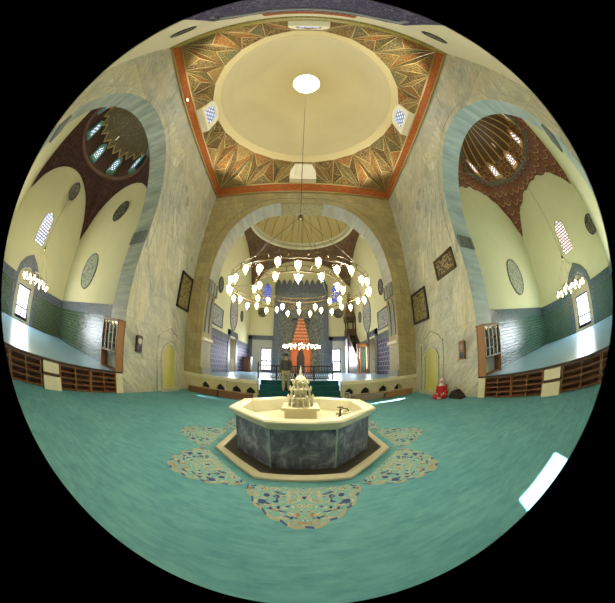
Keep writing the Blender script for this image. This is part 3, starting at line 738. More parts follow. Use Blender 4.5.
sofa(-A, -1.84, 'wall_sofa_left'); sofa(1.86, A, 'wall_sofa_right')
# carpeted steps
m = MB()
for k in range(4): m.box((-1.85, YF-.02+k*.30, 0), (1.87, QY0+.01, QP*(k+1)/4-.003))
struct('floor_steps', m, CARPET_d)
# walls of the prayer room with side window niches
for sx, nm in ((-1, 'left'), (1, 'right')):
    m = MB(); y0, y1 = (15.4, 17.9) if sx < 0 else (14.3, 16.7); wy0, wy1 = y0+.5, y1-.45; zt = QZR
    def q(a, b, c, d): m.face([(sx*QX, a, c), (sx*QX, b, c), (sx*QX, b, d), (sx*QX, a, d)], 0)
    q(QY0, wy0, QP, zt); q(wy1, QY1, QP, zt); q(wy0, wy1, 3.65, zt)
    for a, b in (((wy0, QP), (wy0, 3.65)), ((wy0, 3.65), (wy1, 3.65)), ((wy1, 3.65), (wy1, QP))):
        m.face([(sx*QX, a[0], a[1]), (sx*QX, b[0], b[1]), (sx*(QX+.7), b[0], b[1]), (sx*(QX+.7), a[0], a[1])], 1)
    m.face([(sx*QX, wy0, QP+.02), (sx*QX, wy1, QP+.02), (sx*(QX+.7), wy1, QP+.02), (sx*(QX+.7), wy0, QP+.02)], 1)
    struct('wall_prayer_'+nm, m, [CREAM_l, MB_pale], recalc=False)
    m = MB(); m.box((sx*(QX+.5), wy0, QP), (sx*(QX+.56), wy1, 3.65), 0)
    wn = struct('window_%d' % (10 if sx < 0 else 11), m, WOODO)
    m = MB(); m.face([(sx*(QX+.49), wy0+.25, QP+.25), (sx*(QX+.49), wy1-.25, QP+.25), (sx*(QX+.49), wy1-.25, 3.0), (sx*(QX+.49), wy0+.25, 3.0)]); m.build('window_pane', PANEB, wn, recalc=False)
    m = MB(); e = .03
    for a, b in ((QY0, y0), (y1, QY1-.03)): m.box((sx*(QX-e), a, QP), (sx*QX, b, 3.35), 0); m.box((sx*(QX-e-.02), a, 3.35), (sx*QX, b, 3.72), 1)
    for a, b, c, d in ((y0, wy0, QP, 4.2), (wy1, y1, QP, 4.2), (y0, y1, 3.78, 4.2)): m.box((sx*(QX-.07), a, c), (sx*QX, b, d), 1)
    struct('trim_24' if sx < 0 else 'trim_25', m, [TILE_b, BAND_b])
m = MB()
def q(a, b, c, d): m.face([(a, QY1, c), (b, QY1, c), (b, QY1, d), (a, QY1, d)], 0)
for a, b in ((-QX, -4.1), (-2.9, -.88), (1.02, 2.95), (4.25, QX)): q(a, b, QP, QZR)
q(-.88, 1.02, 6.6, QZR)
q(-4.1, -2.9, 3.5, QZR); q(2.95, 4.25, 3.5, QZR)
struct('wall_qibla', m, CREAM_l, recalc=False)
for k, (a, b) in enumerate(((-4.1, -2.9), (2.95, 4.25))):
    m = MB()
    for p_, r_ in (((a, QP), (a, 3.5)), ((a, 3.5), (b, 3.5)), ((b, 3.5), (b, QP)), ((b, QP+.02), (a, QP+.02))):
        m.face([(p_[0], QY1, p_[1]), (r_[0], QY1, r_[1]), (r_[0], QY1+.6, r_[1]), (p_[0], QY1+.6, p_[1])])
    wn = struct('window_%d' % (12+k), m, MB_pale, recalc=False)
    m = MB(); c_ = (a+b)/2
    for u0, u1, z0, z1 in ((a, a+.12, QP, 3.5), (b-.12, b, QP, 3.5), (c_-.04, c_+.04, QP, 3.5), (a, b, 3.38, 3.5), (a, b, 2.05, 2.2), (a, b, QP, 1.2), (a, b, 2.7, 2.75)): m.box((u0, QY1+.42, z0), (u1, QY1+.5, z1))
    m.build('window_frame', plain('blue grey window frame', (.14, .15, .22), .5), wn)
    m = MB(); m.face([(a, QY1+.52, QP), (b, QY1+.52, QP), (b, QY1+.52, 3.5), (a, QY1+.52, 3.5)]); m.build('window_pane', PANE, wn, recalc=False)
    # tiled rectangular surround
    lo, hi = (-5.37, -2.72) if k == 0 else (2.86, 5.37)
    m = MB()
    for u0, u1, z0, z1 in ((lo, lo+.42, QP, 4.75), (hi-.1, hi, QP, 4.75), (lo, hi, 4.28, 4.75)): m.box((u0, QY1-.07, z0), (u1, QY1, z1), 0)
    struct('trim_%d' % (26+k), m, BAND_b)
    m = MB(); m.box((lo+.42, QY1-.03, 3.5), (hi-.1, QY1, 4.28)); m.box((lo+.42, QY1-.03, QP), (a, QY1, 3.5)); m.box((b, QY1-.03, QP), (hi-.1, QY1, 3.5)); struct('trim_%d' % (28+k), m, plain('pale grey niche plaster', (.44, .44, .37), .6))
# upper stained windows on the qibla wall
for k, c_ in enumerate((-3.6, 3.75)):
    m = MB(); pp = [(c_-.5, 8.4), (c_+.5, 8.4), (c_+.5, 9.9), (c_, 10.5), (c_-.5, 9.9)]; m.face([(p[0], QY1-.05, p[1]) for p in pp]); wn = struct('window_%d' % (14+k), m, STAINED_q, recalc=False)
    m = MB(); m.tube([(p[0], QY1-.05, p[1]) for p in pp], .06, 5, closed=True); m.build('window_frame', CREAM_l, wn)
# mihrab
m = MB(); my = QY1-.25
def mbx(u0, u1, z0, z1, mi, d=0): m.box((u0, my-d, z0), (u1, QY1, z1), mi)
mbx(-2.72, -2.2, QP, 10.3, 1, .08); mbx(2.34, 2.86, QP, 10.3, 1, .08); mbx(-2.2, 2.34, 9.4, 10.3, 1, .08)
mbx(-2.2, -1.85, QP, 9.4, 2); mbx(1.99, 2.34, QP, 9.4, 2); mbx(-1.85, 1.99, 8.7, 9.4, 2)
mbx(-1.85, -.88, QP, 8.7, 0, -.1); mbx(1.02, 1.99, QP, 8.7, 0, -.1); mbx(-.88, 1.02, 6.6, 8.7, 0, -.1)
for i in range(9):   # crest
    c_ = -2.4+i*.61; m.prism([(c_-.28, 10.3), (c_+.28, 10.3), (c_+.2, 10.6), (c_, 10.95), (c_-.2, 10.6)], .2, Matrix(((1, 0, 0, 0), (0, 0, 1, my), (0, 1, 0, 0), (0, 0, 0, 1))), 1)
struct('wall_mihrab', m, [MIH, BAND_b, SCRIPTB])
m = MB(); m.face([(-.88, QY1+.34, QP), (1.02, QY1+.34, QP), (1.02, QY1+.34, 6.6), (-.88, QY1+.34, 6.6)])
for x_ in (-.88, 1.02): m.face([(x_, QY1-.15, QP), (x_, QY1+.34, QP), (x_, QY1+.34, 6.6), (x_, QY1-.15, 6.6)])
m.face([(-.88, QY1-.15, 6.6), (1.02, QY1-.15, 6.6), (1.02, QY1+.34, 6.6), (-.88, QY1+.34, 6.6)])
struct('wall_niche', m, MIH, recalc=False)
m = MB(); nst = 10
for i in range(nst):   # stepped muqarnas hood
    t = i/nst; z0 = 3.95+2.6*t; z1 = 3.95+2.6*(t+1/nst); hw = .68*(1-t)**.85+.10; yb = my+.22-.0*t
    m.box((.07-hw, my-.0+.12*(1-t), z0), (.07+hw, QY1+.3, z1))
    nt = max(2, int(7*(1-t)))
    for j in range(nt+1): m.lathe([(.02, z0-.05), (.085, z0+.02), (.085, z1)], (.07-hw+2*hw*j/nt, my+.12*(1-t), 0), 6)
struct('trim_30', m, ORANGE)
m = MB()
for s_ in (-1, 1):
    m.box((.07+s_*.92, my, QP), (.07+s_*.42, QY1+.25, 3.95))
    m.lathe([(.1, QP), (.1, 3.95)], (.07+s_*.92, my-.02, 0), 10)
m.box((-.9, QY1+.25, QP), (1.04, QY1+.3, 3.95))
struct('trim_31', m, ORANGEP)
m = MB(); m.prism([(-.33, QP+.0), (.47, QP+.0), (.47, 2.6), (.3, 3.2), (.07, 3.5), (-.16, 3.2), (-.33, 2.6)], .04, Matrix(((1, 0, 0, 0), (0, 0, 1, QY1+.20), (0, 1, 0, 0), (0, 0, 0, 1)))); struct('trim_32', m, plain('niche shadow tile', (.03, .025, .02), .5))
# pendentives, ring and dome
m = MB(); pendentive(m, 0, QCY, QX, (QY1-QY0)/2, 8.8, 13.3, QZR, 4.95, rows=6); struct('trim_33', m, PEND_q, recalc=False)
m = MB(); m.lathe([(5.05, QZR-.15), (4.85, QZR-.12), (4.82, QZR+.15), (4.95, QZR+.2), (4.7, QZR+.35), (4.7, QZR+.5)], (0, QCY, 0), 64, caps=False); struct('trim_34', m, CREAM_b)
m = MB(); slab(m, 0, QCY, QX+.3, (QY1-QY0)/2+.5, 4.8, QZR+.05); struct('ceiling_slab', m, CREAM_b)  # unseen slab added against light leaking in over the prayer room
m = MB(); pr = [(4.75, QZR+.3)]+[(4.72*math.cos(t), QZR+.5+3.9*math.sin(t)) for t in [PI/2*i/12 for i in range(12)]]+[(.03, QZR+4.4)]; m.lathe(pr, (0, QCY, 0), 64, caps=False)
struct('ceiling_prayer', m, DOME_q)
m = MB()
for k in range(24):
    a = 2*PI*k/24; m.tube([((4.68*math.cos(t))*math.cos(a), QCY+(4.68*math.cos(t))*math.sin(a), QZR+.5+3.86*math.sin(t)) for t in [PI/2*i/8 for i in range(8)]], .03, 4)
struct('trim_35', m, FANL)
for k, (px, py) in enumerate(((-4.9, 13.3), (4.9, 13.3))):
    m = MB(); d = Vector((-px, QCY-py, 0)).normalized(); t = Vector((-d.y, d.x, 0)); c_ = Vector((px, py, 0))+d*.35
    m.face([tuple(c_+t*u+Vector((0, 0, z))) for u, z in ((-.35, 11.2), (.35, 11.2), (.35, 12.6), (0, 13.1), (-.35, 12.6))]); struct('window_%d' % (40+k), m, STAINED_d, recalc=False)
# gilt panel under the crown of the arch
m = MB(); m.box((-1.25, YF+.02, 10.64), (1.25, QY0-.02, 10.71)); struct('trim_36', m, GOLDM)
# carved panels and capitals on the jambs
for sx in (-1, 1):
    m = MB()
    for y in (YF+.2, YF+.72):
        m.box((sx*4.72, y, 3.05), (sx*4.66, y+.3, 4.6), 0); m.prism([(y+.02, 4.6), (y+.28, 4.6), (y+.15, 4.95)], .06, Matrix(((0, 0, sx*1, sx*4.66-(0 if sx > 0 else 0)), (1, 0, 0, 0), (0, 1, 0, 0), (0, 0, 0, 1))), 0)
    for i in range(6): m.box((sx*4.72, YF+.06+i*.19, 5.05), (sx*(4.60-.03*(i % 2)), YF+.19+i*.19, 5.75), 1)
    m.box((sx*4.72, YF+.0, 2.6), (sx*4.6, QY0, 2.75), 2); m.box((sx*4.72, YF, QP), (sx*4.63, YF+1.19, 1.25), 1)
    struct('trim_%d' % (37 if sx < 0 else 38), m, [plain('blue grey carved panel', (.20, .21, .18), .5), plain('grey carved capital', (.26, .26, .20), .6), MB_cream])
    # brackets on the soffit of the side arches
    m = MB()
    for i in range(7):
        for s2 in (1,): m.box((sx*(A+.08+i*.13), AC+s2*AH-.09-.02*(i % 2), 5.35), (sx*(A+.17+i*.13), AC+s2*AH+.0, 5.85))
    for i in range(7): m.box((sx*(A+.08+i*.13), AC-AH+.0, 5.35), (sx*(A+.17+i*.13), AC-AH+.1, 5.85))
    struct('trim_%d' % (39 if sx < 0 else 40), m, plain('dark carved bracket', (.16, .19, .17), .6))
    # corner pilaster
    m = MB(); m.box((sx*5.05, YF-.03, QP), (sx*5.12, YF, H-.6)); struct('trim_%d' % (41 if sx < 0 else 42), m, MB_front)
# side doors in shallow arched recesses
for k, sx in enumerate((-1, 1)):
    y0, y1 = 7.5, 8.62; yc = (y0+y1)/2; out = [(y0, .14), (y0, 1.72), (y0+.12, 1.92), (y0+.33, 2.06), (yc, 2.14), (y1-.33, 2.06), (y1-.12, 1.92), (y1, 1.72), (y1, .14)]
    m = MB(); m.prism(out, .03, Matrix(((0, 0, -sx*1, sx*(A-.0)), (1, 0, 0, 0), (0, 1, 0, 0), (0, 0, 0, 1))))
    dr = struct('door_%d' % (k+1), m, YELLOW)
    m = MB(); m.tube([(sx*(A-.02), p, z) for p, z in out], .05, 6); m.box((sx*(A-.2), y0-.1, 0), (sx*A, y1+.1, .14)); m.build('door_frame', MB_wall, dr)
    m = MB(); pp = [(y0-.35, .0), (y0-.35, 2.2), (y0-.1, 2.55), (yc, 2.85), (y1+.1, 2.55), (y1+.35, 2.2), (y1+.35, 0)]; m.tube([(sx*(A), p, z) for p, z in pp], .045, 6); m.build('door_moulding', MB_wall, dr)
    m = MB(); m.box((sx*(A-.06), y0-.4, 2.28), (sx*A, y1+.4, 2.36)); m.build('door_cornice', MB_wall, dr)

# ------------------------------------------------------------ fountain
def octo(ap, rot=PI/8): return [(ap/math.cos(PI/8)*math.cos(rot+k*PI/4), ap/math.cos(PI/8)*math.sin(rot+k*PI/4)) for k in range(8)]
ft = thing('fountain', 'octagonal marble ablution fountain with grey panels in the centre of the teal carpet', 'fountain', (FX, FY, 0))
def ring8(mb, specs, mi=None):
    """closed profile of (apothem, z) revolved on the octagon"""
    n = len(specs)
    for k in range(8):
        for i in range(n):
            a, b = specs[i], specs[(i+1) % n]; P = lambda s_, kk: Vector((*octo(s_[0])[kk % 8], s_[1]))
            mb.face([P(a, k), P(a, k+1), P(b, k+1), P(b, k)], mi)
m = MB(); ring8(m, [(1.52, 0.005), (1.52, .04), (1.50, .055), (1.38, .055), (1.38, .005)]); m.build('kerb', MB_cream, ft)
m = MB(); m.prism(octo(1.385), .02, Matrix.Translation((0, 0, .004))); m.build('drain_channel', plain('dark wet channel', (.05, .045, .028), .5), ft)  # dark plate filling the channel
for k in range(8):
    P0, P1 = octo(1.13)[k], octo(1.13)[(k+1) % 8]; Q0, Q1 = octo(1.05)[k], octo(1.05)[(k+1) % 8]
    m = MB(); m.prism([P0, P1, Q1, Q0], .70, Matrix.Translation((0, 0, .02))); m.build('side_panel', DARKSTONE, ft)
    m = MB(); m.lathe([(.013, .02), (.013, .73)], (P0[0], P0[1], 0), 6); m.build('corner_strip', MB_soffit_r, ft)
m = MB(); ring8(m, [(1.13, .72), (1.17, .74), (1.18, .79), (1.235, .81), (1.245, .86), (1.22, .885), (1.07, .885), (1.04, .86), (1.03, .55), (1.10, .55)]); m.build('rim', MB_bath, ft)
m = MB(); m.prism(octo(1.06), .04, Matrix.Translation((0, 0, .55))); m.build('basin_floor', MB_bath, ft)
m = MB(); m.prism([(-.28, -.28), (.28, -.28), (.28, .28), (-.28, .28)], .26, Matrix.Translation((-.03, 0, .58)))
m.prism([(-.33, -.33), (.33, -.33), (.33, .33), (-.33, .33)], .05, Matrix.Translation((-.03, 0, .84))); m.build('pedestal', MB_cream, ft)
m = MB()
z = .89
for r_, h_, nn in ((.215, .15, 14), (.175, .13, 12), (.130, .095, 10)):
    m.lathe([(r_*.66, 0), (r_*.66, h_)], (-.03, 0, z), 12)
    for k in range(nn):
        a = 2*PI*k/nn; m.lathe([(.020, 0), (.012, .02), (.010, h_*.7), (.022, h_*.85), (.024, h_)], (-.03+r_*math.cos(a), r_*math.sin(a), z), 6)
    z += h_; m.lathe([(r_+.028, 0), (r_+.036, .012), (r_+.02, .03), (r_*.8, .035)], (-.03, 0, z), 16)
    for k in range(nn):
        a = 2*PI*(k+.5)/nn; m.lathe([(.016, 0), (.018, .03), (.003, .055)], (-.03+(r_+.02)*math.cos(a), (r_+.02)*math.sin(a), z+.02), 6)
    z += .035
m.lathe([(.115, 0), (.11, .03), (.08, .08), (.04, .11), (.025, .13)], (-.03, 0, z), 16)
m.build('water_tower', MB_bath, ft)
m = MB(); m.lathe([(.02, 0), (.034, .03), (.014, .055), (.026, .08), (.010, .105), (.003, .18)], (-.03, 0, z+.12), 10); m.build('finial', MB_bath, ft)
tp = thing('water_tap', 'small dark metal tap standing on the right side of the fountain basin', 'tap', (FX+.74, FY+.16, .59))
m = MB(); m.lathe([(.045, 0), (.03, .03), (.02, .06), (.02, .16)], (0, 0, 0), 8); m.tube([(0, 0, .15), (.05, -.03, .19), (.13, -.08, .18), (.15, -.09, .13)], .015, 6); m.build('spout', BRASSD, tp)
m = MB(); m.tube([(-.06, 0, .21), (.06, 0, .21)], .012, 6); m.tube([(0, 0, .15), (0, 0, .23)], .014, 6); m.build('handle', BRASSD, tp)
m = MB(); m.prism([(-.16, -.1), (.16, -.1), (.2, .05), (.05, .16), (-.14, .12)], .05); m.lathe([(.05, .05), (.06, .09), (.03, .12)], (.05, .0, 0), 8)
tag(m.build('soap_dish', MB_bath, loc=(FX+.84, FY+.42, .86-.27+.0)), 'pale soap dish with a dark knob inside the right side of the fountain basin', 'dish')

# ------------------------------------------------------------ shoe racks, steps, cabinets
def rack(y0, y1, cols, label, sx):
    r = thing('shoe_rack', label, 'shelf', (sx*(A+.10), (y0+y1)/2, 0), 0, 'shoe racks below the raised side floors')
    h = PL-.075; w2 = (y1-y0)/2; dx0, dx1 = -sx*.14, sx*.17
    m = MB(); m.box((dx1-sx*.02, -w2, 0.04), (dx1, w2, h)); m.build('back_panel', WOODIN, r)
    for i in range(5):
        z = .03+i*(h-.05)/4; m = MB(); m.box((dx0, -w2, z), (dx1, w2, z+.022)); m.build('shelf_board', WOOD, r)
    for i in range(cols+1):
        y = -w2+2*w2*i/cols; m = MB(); m.box((dx0-sx*.006, y-.014, 0), (dx1, y+.014, h)); m.build('upright', WOODL, r)
    return r
rack(-1.33, .18, 2, 'wooden shoe rack below the left platform, nearest the photo edge', -1)
rack(.24, 1.38, 2, 'dark wooden shoe rack just left of the pale steps on the left side', -1)
rack(2.14, 3.36, 2, 'wooden shoe rack just right of the pale steps on the left side', -1)
rack(3.42, 4.58, 2, 'wooden shoe rack under the glazed bookcase on the left side', -1)
rack(-1.33, -.06, 2, 'wooden shoe rack below the right platform, nearest the photo edge', 1)
rack(.0, 1.40, 2, 'grey brown shoe rack just right of the pale steps on the right side', 1)
rack(2.14, 3.36, 2, 'wooden shoe rack just left of the pale steps on the right side', 1)
rack(3.42, 4.58, 2, 'wooden shoe rack under the glazed bookcase on the right side', 1)
for sx in (-1, 1):
    st = thing('marble_steps', 'pair of cream marble blocks stepping up to the %s platform between the shoe racks' % ('left' if sx < 0 else 'right'), 'steps', (sx*(A), 1.77, 0))
    m = MB(); m.box((-sx*.15, -.33, 0), (sx*.0, .32, .33)); o_ = m.build('lower_step', MB_cream, st)
    m = MB(); m.box((-sx*.08, -.30, .40), (sx*.25, .30, PL-.065)); m.build('upper_step', MB_cream, st)
    m = MB(); m.box((-sx*.10, -.30, .33), (sx*.25, .30, .40)); m.build('step_gap', WOODD, st)  # dark strip standing in for the shade between the blocks
    m = MB(); m.box((sx*(A-.03), 4.62, 0), (sx*(A+.3), AC+AH+.0, PL-.06)); struct('trim_%d' % (43 if sx < 0 else 44), m, MB_cream)
def bookcase(sx):
    b = thing('bookcase', 'tall %s wooden bookcase with glazed doors on the %s platform beside the pier' % ('brown' if sx < 0 else 'reddish', 'left' if sx < 0 else 'right'), 'bookcase', (sx*(A+.45), 4.74, PL+.012))
    w2, dp, h = .55, .19, 1.62
    def X(x): return sx*x
    m = MB(); m.box((X(-w2), -dp, 0), (X(-w2+.04), dp, h)); m.build('side_panel', WOODL, b)
    m = MB(); m.box((X(w2-.04), -dp, 0), (X(w2), dp, h)); m.build('side_panel', WOODL, b)
    m = MB(); m.box((X(-w2), dp-.03, 0), (X(w2), dp, h)); m.build('back_panel', plain('pale back board', (.85, .88, .86), .5), b)
    m = MB(); m.box((X(-w2-.02), -dp-.02, h), (X(w2+.02), dp, h+.04)); m.build('top_board', WOOD, b)
    for z in (0, .56, .90, 1.24): m = MB(); m.box((X(-w2+.04), -dp+.02, z), (X(w2-.04), dp-.03, z+.03)); m.build('shelf_board', WOOD, b)
    for i in range(4):
        x0 = -w2+.04+i*(2*w2-.08)/4; x1 = x0+(2*w2-.08)/4
        m = MB()
        for q in ((x0, x0+.03, .58, h-.01), (x1-.03, x1, .58, h-.01), (x0, x1, .58, .62), (x0, x1, h-.05, h-.01)): m.box((X(q[0]), -dp-.015, q[2]), (X(q[1]), -dp+.005, q[3]))
        d = m.build('door', plain('pale door frame', (.50, .44, .38), .5), b)
        m = MB(); m.box((X(x0+.03), -dp-.006, .62), (X(x1-.03), -dp-.002, h-.05)); m.build('door_glass', GLASS, d)
        m = MB(); m.lathe([(.012, 0), (.012, .03)], (X(x1-.045), -dp-.03, 1.05), 6); m.build('knob', BRASS, d)
    return b
cols = [(.22, .05, .04), (.05, .08, .16), (.05, .12, .07), (.30, .24, .12), (.10, .07, .05), (.35, .33, .28)]
BK = [plain('book cover %s' % n_, c_, .6) for n_, c_ in zip(('red', 'navy', 'green', 'tan', 'brown', 'ivory'), cols)]
CN = ('red', 'navy', 'green', 'tan', 'brown', 'ivory')
for sx in (-1, 1):
    bookcase(sx); side = 'left' if sx < 0 else 'right'; rn = random.Random(3+sx)
    for si, z in enumerate((.59, .93, 1.27)):
        for i in range(4):
            x = -.47+i*.255
            for j in range(4):
                hh = rn.uniform(.2, .27); wd_ = .045; ci = rn.randrange(6)
                m = MB(); m.box((-wd_/2, -.07, 0), (wd_/2, .07, hh))
                o_ = m.build('book', BK[ci], loc=(sx*(A+.45+x+.03+j*.05), 4.77, PL+.012+z))
                tag(o_, '%s book on the %s shelf behind glass in the %s platform bookcase' % (CN[ci], ('lowest', 'middle', 'top')[si], side), 'book', 'books behind glass, %s bookcase, %s shelf, %s covers' % (side, ('lowest', 'middle', 'top')[si], CN[ci]))
# low wooden benches before the sofa fronts
def bench(x0, x1, label, mat):
    b = thing('low_bench', label, 'bench', ((x0+x1)/2, YF-.21, 0), 0, 'low wooden benches in front of the niches')
    w2 = (x1-x0)/2-.01
    m = MB(); m.box((-w2, -.16, .25), (w2, .16, .29)); m.build('top_board', mat, b)
    m = MB(); m.box((-w2, -.15, .02), (w2, -.12, .25)); m.build('front_panel', mat, b)
    for s_ in (-1, 1): m = MB(); m.box((s_*w2, -.15, 0), (s_*(w2-.04), .15, .25)); m.build('end_panel', mat, b)
bench(-5.25, -3.65, 'low dark red wooden bench in the left hall corner, below two niches', WOOD)
bench(-3.64, -2.02, 'low dark red wooden bench left of the carpeted steps, hidden partly by the fountain', WOOD)
bench(2.15, 3.80, 'low grey brown wooden bench right of the carpeted steps', plain('weathered bench wood', (.24, .19, .13), .4))  # greyish light on this bench put into its wood colour
bench(3.81, 5.30, 'low reddish wooden bench in the right hall corner', WOODL)
hd_ = MB(); hd_.tube([(-.15, 0, 0), (-.15, 0, .40), (-.1, 0, .47), (.05, 0, .47), (.12, 0, .40), (.12, 0, 0)], .022, 8)
tag(hd_.build('grab_rail', plain('pale metal tube', (.6, .62, .58), .35, .3), loc=(2.0, YF-.55, .0)), 'pale bent metal grab rail at the right foot of the carpeted steps', 'rail')

# railing across the head of the steps
rl = thing('railing', 'black turned wooden railing across the head of the carpeted steps', 'railing', (-.21, QY0+.12, QP))
W2 = 1.86
for z, hh in ((.70, .05), (.42, .03), (.08, .04)): m = MB(); m.box((-W2, -.03, z), (W2, .03, z+hh)); m.build('rail', IRON, rl)
for i in range(5):
    x = -W2+2*W2*i/4; m = MB(); m.box((x-.03, -.03, 0), (x+.03, .03, .80 if i in (0, 4) else .72)); m.lathe([(.035, .8), (.045, .84), (.02, .89)], (x, 0, 0), 8) if i in (0, 4) else None; m.build('post', IRON, rl)
m = MB(); nd = 40
for i in range(nd):
    x0 = -W2+.03+(2*W2-.06)*i/nd; x1 = -W2+.03+(2*W2-.06)*(i+1)/nd
    m.tube([(x0, 0, .11), (x1, 0, .42)], .013, 4); m.tube([(x1, 0, .11), (x0, 0, .42)], .013, 4)
for i in range(26):
    x = -W2+.06+(2*W2-.12)*(i+.5)/26; m.tube([(x, 0, .44), (x, 0, .52), (x, 0, .60), (x, 0, .71)], [.012, .030, .012, .024], 5)
m.build('lattice', IRON, rl)

# ------------------------------------------------------------ minbar, lectern
mn = thing('minbar', 'tall dark wooden pulpit with canopy tower and orange lit portal, right of the prayer niche', 'pulpit', (5.0, 0, QP))
y0, y1 = 16.6, 21.3
m = MB()
for s_ in (-.42, .30):   # side balustrade walls, a triangle rising to the rear
    m.prism([(y0, 0), (y1, 0), (y1, 4.0), (y1-1.0, 4.0), (y0, .9)], .06, Matrix(((0, 0, 1, s_), (1, 0, 0, 0), (0, 1, 0, 0), (0, 0, 0, 1))))
m.build('stair_side', WOODD, mn)
m = MB()
for i in range(12): m.box((-.36, y0+.3+i*.3, 0), (.30, y0+.6+i*.3, .25*(i+1)))
m.build('stairs', WOODD, mn)
m = MB()
for x in (-.50, -.30, .22, .42): m.box((x-.05, y0-.06, 0), (x+.05, y0+.06, 2.35))
m.box((-.56, y0-.08, 2.2), (.48, y0+.08, 2.45)); m.box((-.5, y0-.05, 0), (.42, y0+.05, .1)); m.build('portal', WOODO, mn)
m = MB(); m.box((-.25, y0+.02, .1), (.17, y0+.06, 2.2)); m.build('curtain', stained('green patterned curtain', .0, (.1, .1, .1), (.1, .1, .1), (.1, .1, .1)) if False else arabesque('green patterned curtain', (.02, .05, .025), (.25, .3, .15), (.05, .08, .04), (.02, .03, .02), 6), mn)
m = MB()
for x in (-.42, .36):
    for y in (y1-1.0, y1): m.box((x-.06, y-.06, 0), (x+.06, y+.06, 5.4))
m.box((-.55, y1-1.1, 3.6), (.46, y1+.08, 4.3)); m.box((-.6, y1-1.15, 5.1), (.5, y1+.1, 5.5)); m.build('tower', WOODD, mn)
m = MB(); m.lathe([(.75, 5.5), (.62, 5.7), (.50, 6.1), (.30, 7.0), (.12, 7.9), (.03, 8.3)], (-.05, y1-.5, 0), 8, smooth=False); m.build('spire', woodm('bronze wood', (.09, .05, .02), (.17, .10, .04)), mn)
m = MB(); m.box((-.46, y1-1.0, 0), (-.5, y1, 3.4)); m.build('base_panel', plain('pale lilac panel', (.45, .43, .52), .5), mn)
lc = thing('lectern', 'brown wooden cabinet lectern by the left tiled wall of the prayer room', 'lectern', (-4.95, 20.3, QP))
m = MB(); m.box((-.38, -.35, 0), (.38, .35, 1.35)); m.build('body', WOODD, lc)
m = MB(); m.box((-.42, -.4, 1.35), (.42, .4, 1.45)); m.build('top_board', WOOD, lc)
for s_ in (-1, 1): m = MB(); m.box((s_*.04, -.37, .1), (s_*.34, -.35, 1.25)); m.build('door', WOOD, lc)

# ------------------------------------------------------------ wall pictures, clocks, roundels
def picture(sx, y0, y1, z0, z1, mat, fr, label):
    t = thing('framed_calligraphy', label, 'picture', (sx*(A-.03), (y0+y1)/2, (z0+z1)/2), 0)
    a, b = (y1-y0)/2, (z1-z0)/2; m = MB(); fw = .10
    for q in ((-a, a, b-fw, b), (-a, a, -b, -b+fw), (-a, -a+fw, -b, b), (a-fw, a, -b, b)): m.box((-sx*.05, q[0], q[2]), (sx*.03, q[1], q[3]))
    m.build('frame', fr, t); m = MB(); m.box((-sx*.01, -a+fw, -b+fw), (sx*.02, a-fw, b-fw)); m.build('panel', mat, t)
picture(-1, 8.25, 9.45, 3.9, 5.68, PICT, IRON, 'square olive framed calligraphy high beside the left front corner')
picture(1, 8.0, 9.42, 3.4, 4.95, PICT, IRON, 'dark framed olive calligraphy high beside the right front corner')
picture(1, 5.42, 6.85, 4.74, 5.6, PICT2, BRASSD, 'brown panel with gold script lines on the right wall near the arch')
def clock(sx, z0, z1, label, face):
    t = thing('wall_clock', label, 'clock', (sx*(A-.06), 5.81, z0)); h = z1-z0
    m = MB(); m.box((-sx*.06, -.16, 0), (sx*.06, .16, h)); m.prism([(-.16, h), (.16, h), (.1, h+.05), (-.1, h+.05)], .1, Matrix(((0, 0, 1, -.05), (1, 0, 0, 0), (0, 1, 0, 0), (0, 0, 0, 1)))); m.build('case', WOODD if sx < 0 else WOOD, t)
    m = MB(); m.lathe([(.11, 0), (.11, .012)], (0, 0, 0), 20)
    for v in m.bm.verts: v.co = Vector((-sx*(.062+v.co.z), v.co.x, v.co.y+h*.72))
    m.build('dial', face, t)
    m = MB(); m.box((-sx*.065, -.10, .05), (-sx*.06, .10, h*.42)); m.build('pendulum_window', plain('dark glazed front', (.03, .025, .02), .15), t)
clock(-1, 1.50, 2.06, 'dark wooden wall clock with pale dial on the left wall', plain('pale dial', (.5, .5, .42), .4))
clock(1, 1.40, 2.02, 'reddish wooden wall clock on the right wall', plain('brownish dial', (.30, .17, .10), .4))
def roundel(P, a, b, mat, label, group=None, rim=None, n=32, pointed=0, name='wall_roundel'):
    """P(u, d, v) maps disc coords"""
    pts = []
    for k in range(n):
        t = 2*PI*k/n; u, v = a*math.cos(t), b*math.sin(t)
        if pointed and abs(math.cos(t)) < .35: v *= 1+pointed*(1-abs(math.cos(t))/.35)
        pts.append((u, v))
    m = MB(); f = [m.bm.verts.new(P(u, .03, v)) for u, v in pts]; g = [m.bm.verts.new(P(u, 0, v)) for u, v in pts]
    m.bm.faces.new(f)
    for k in range(n): m.bm.faces.new((f[k], f[(k+1) % n], g[(k+1) % n], g[k]))
    o_ = m.build(name, mat); tag(o_, label, 'roundel', group)
    m = MB(); m.tube([P(u, .035, v) for u, v in pts], .035, 5, closed=True); m.build('rim', rim or mat, o_)
    return o_
DM_r = plain('dark green rim', (.02, .03, .028), .4); GR = plain('grey painted rim', (.13, .15, .13), .6)
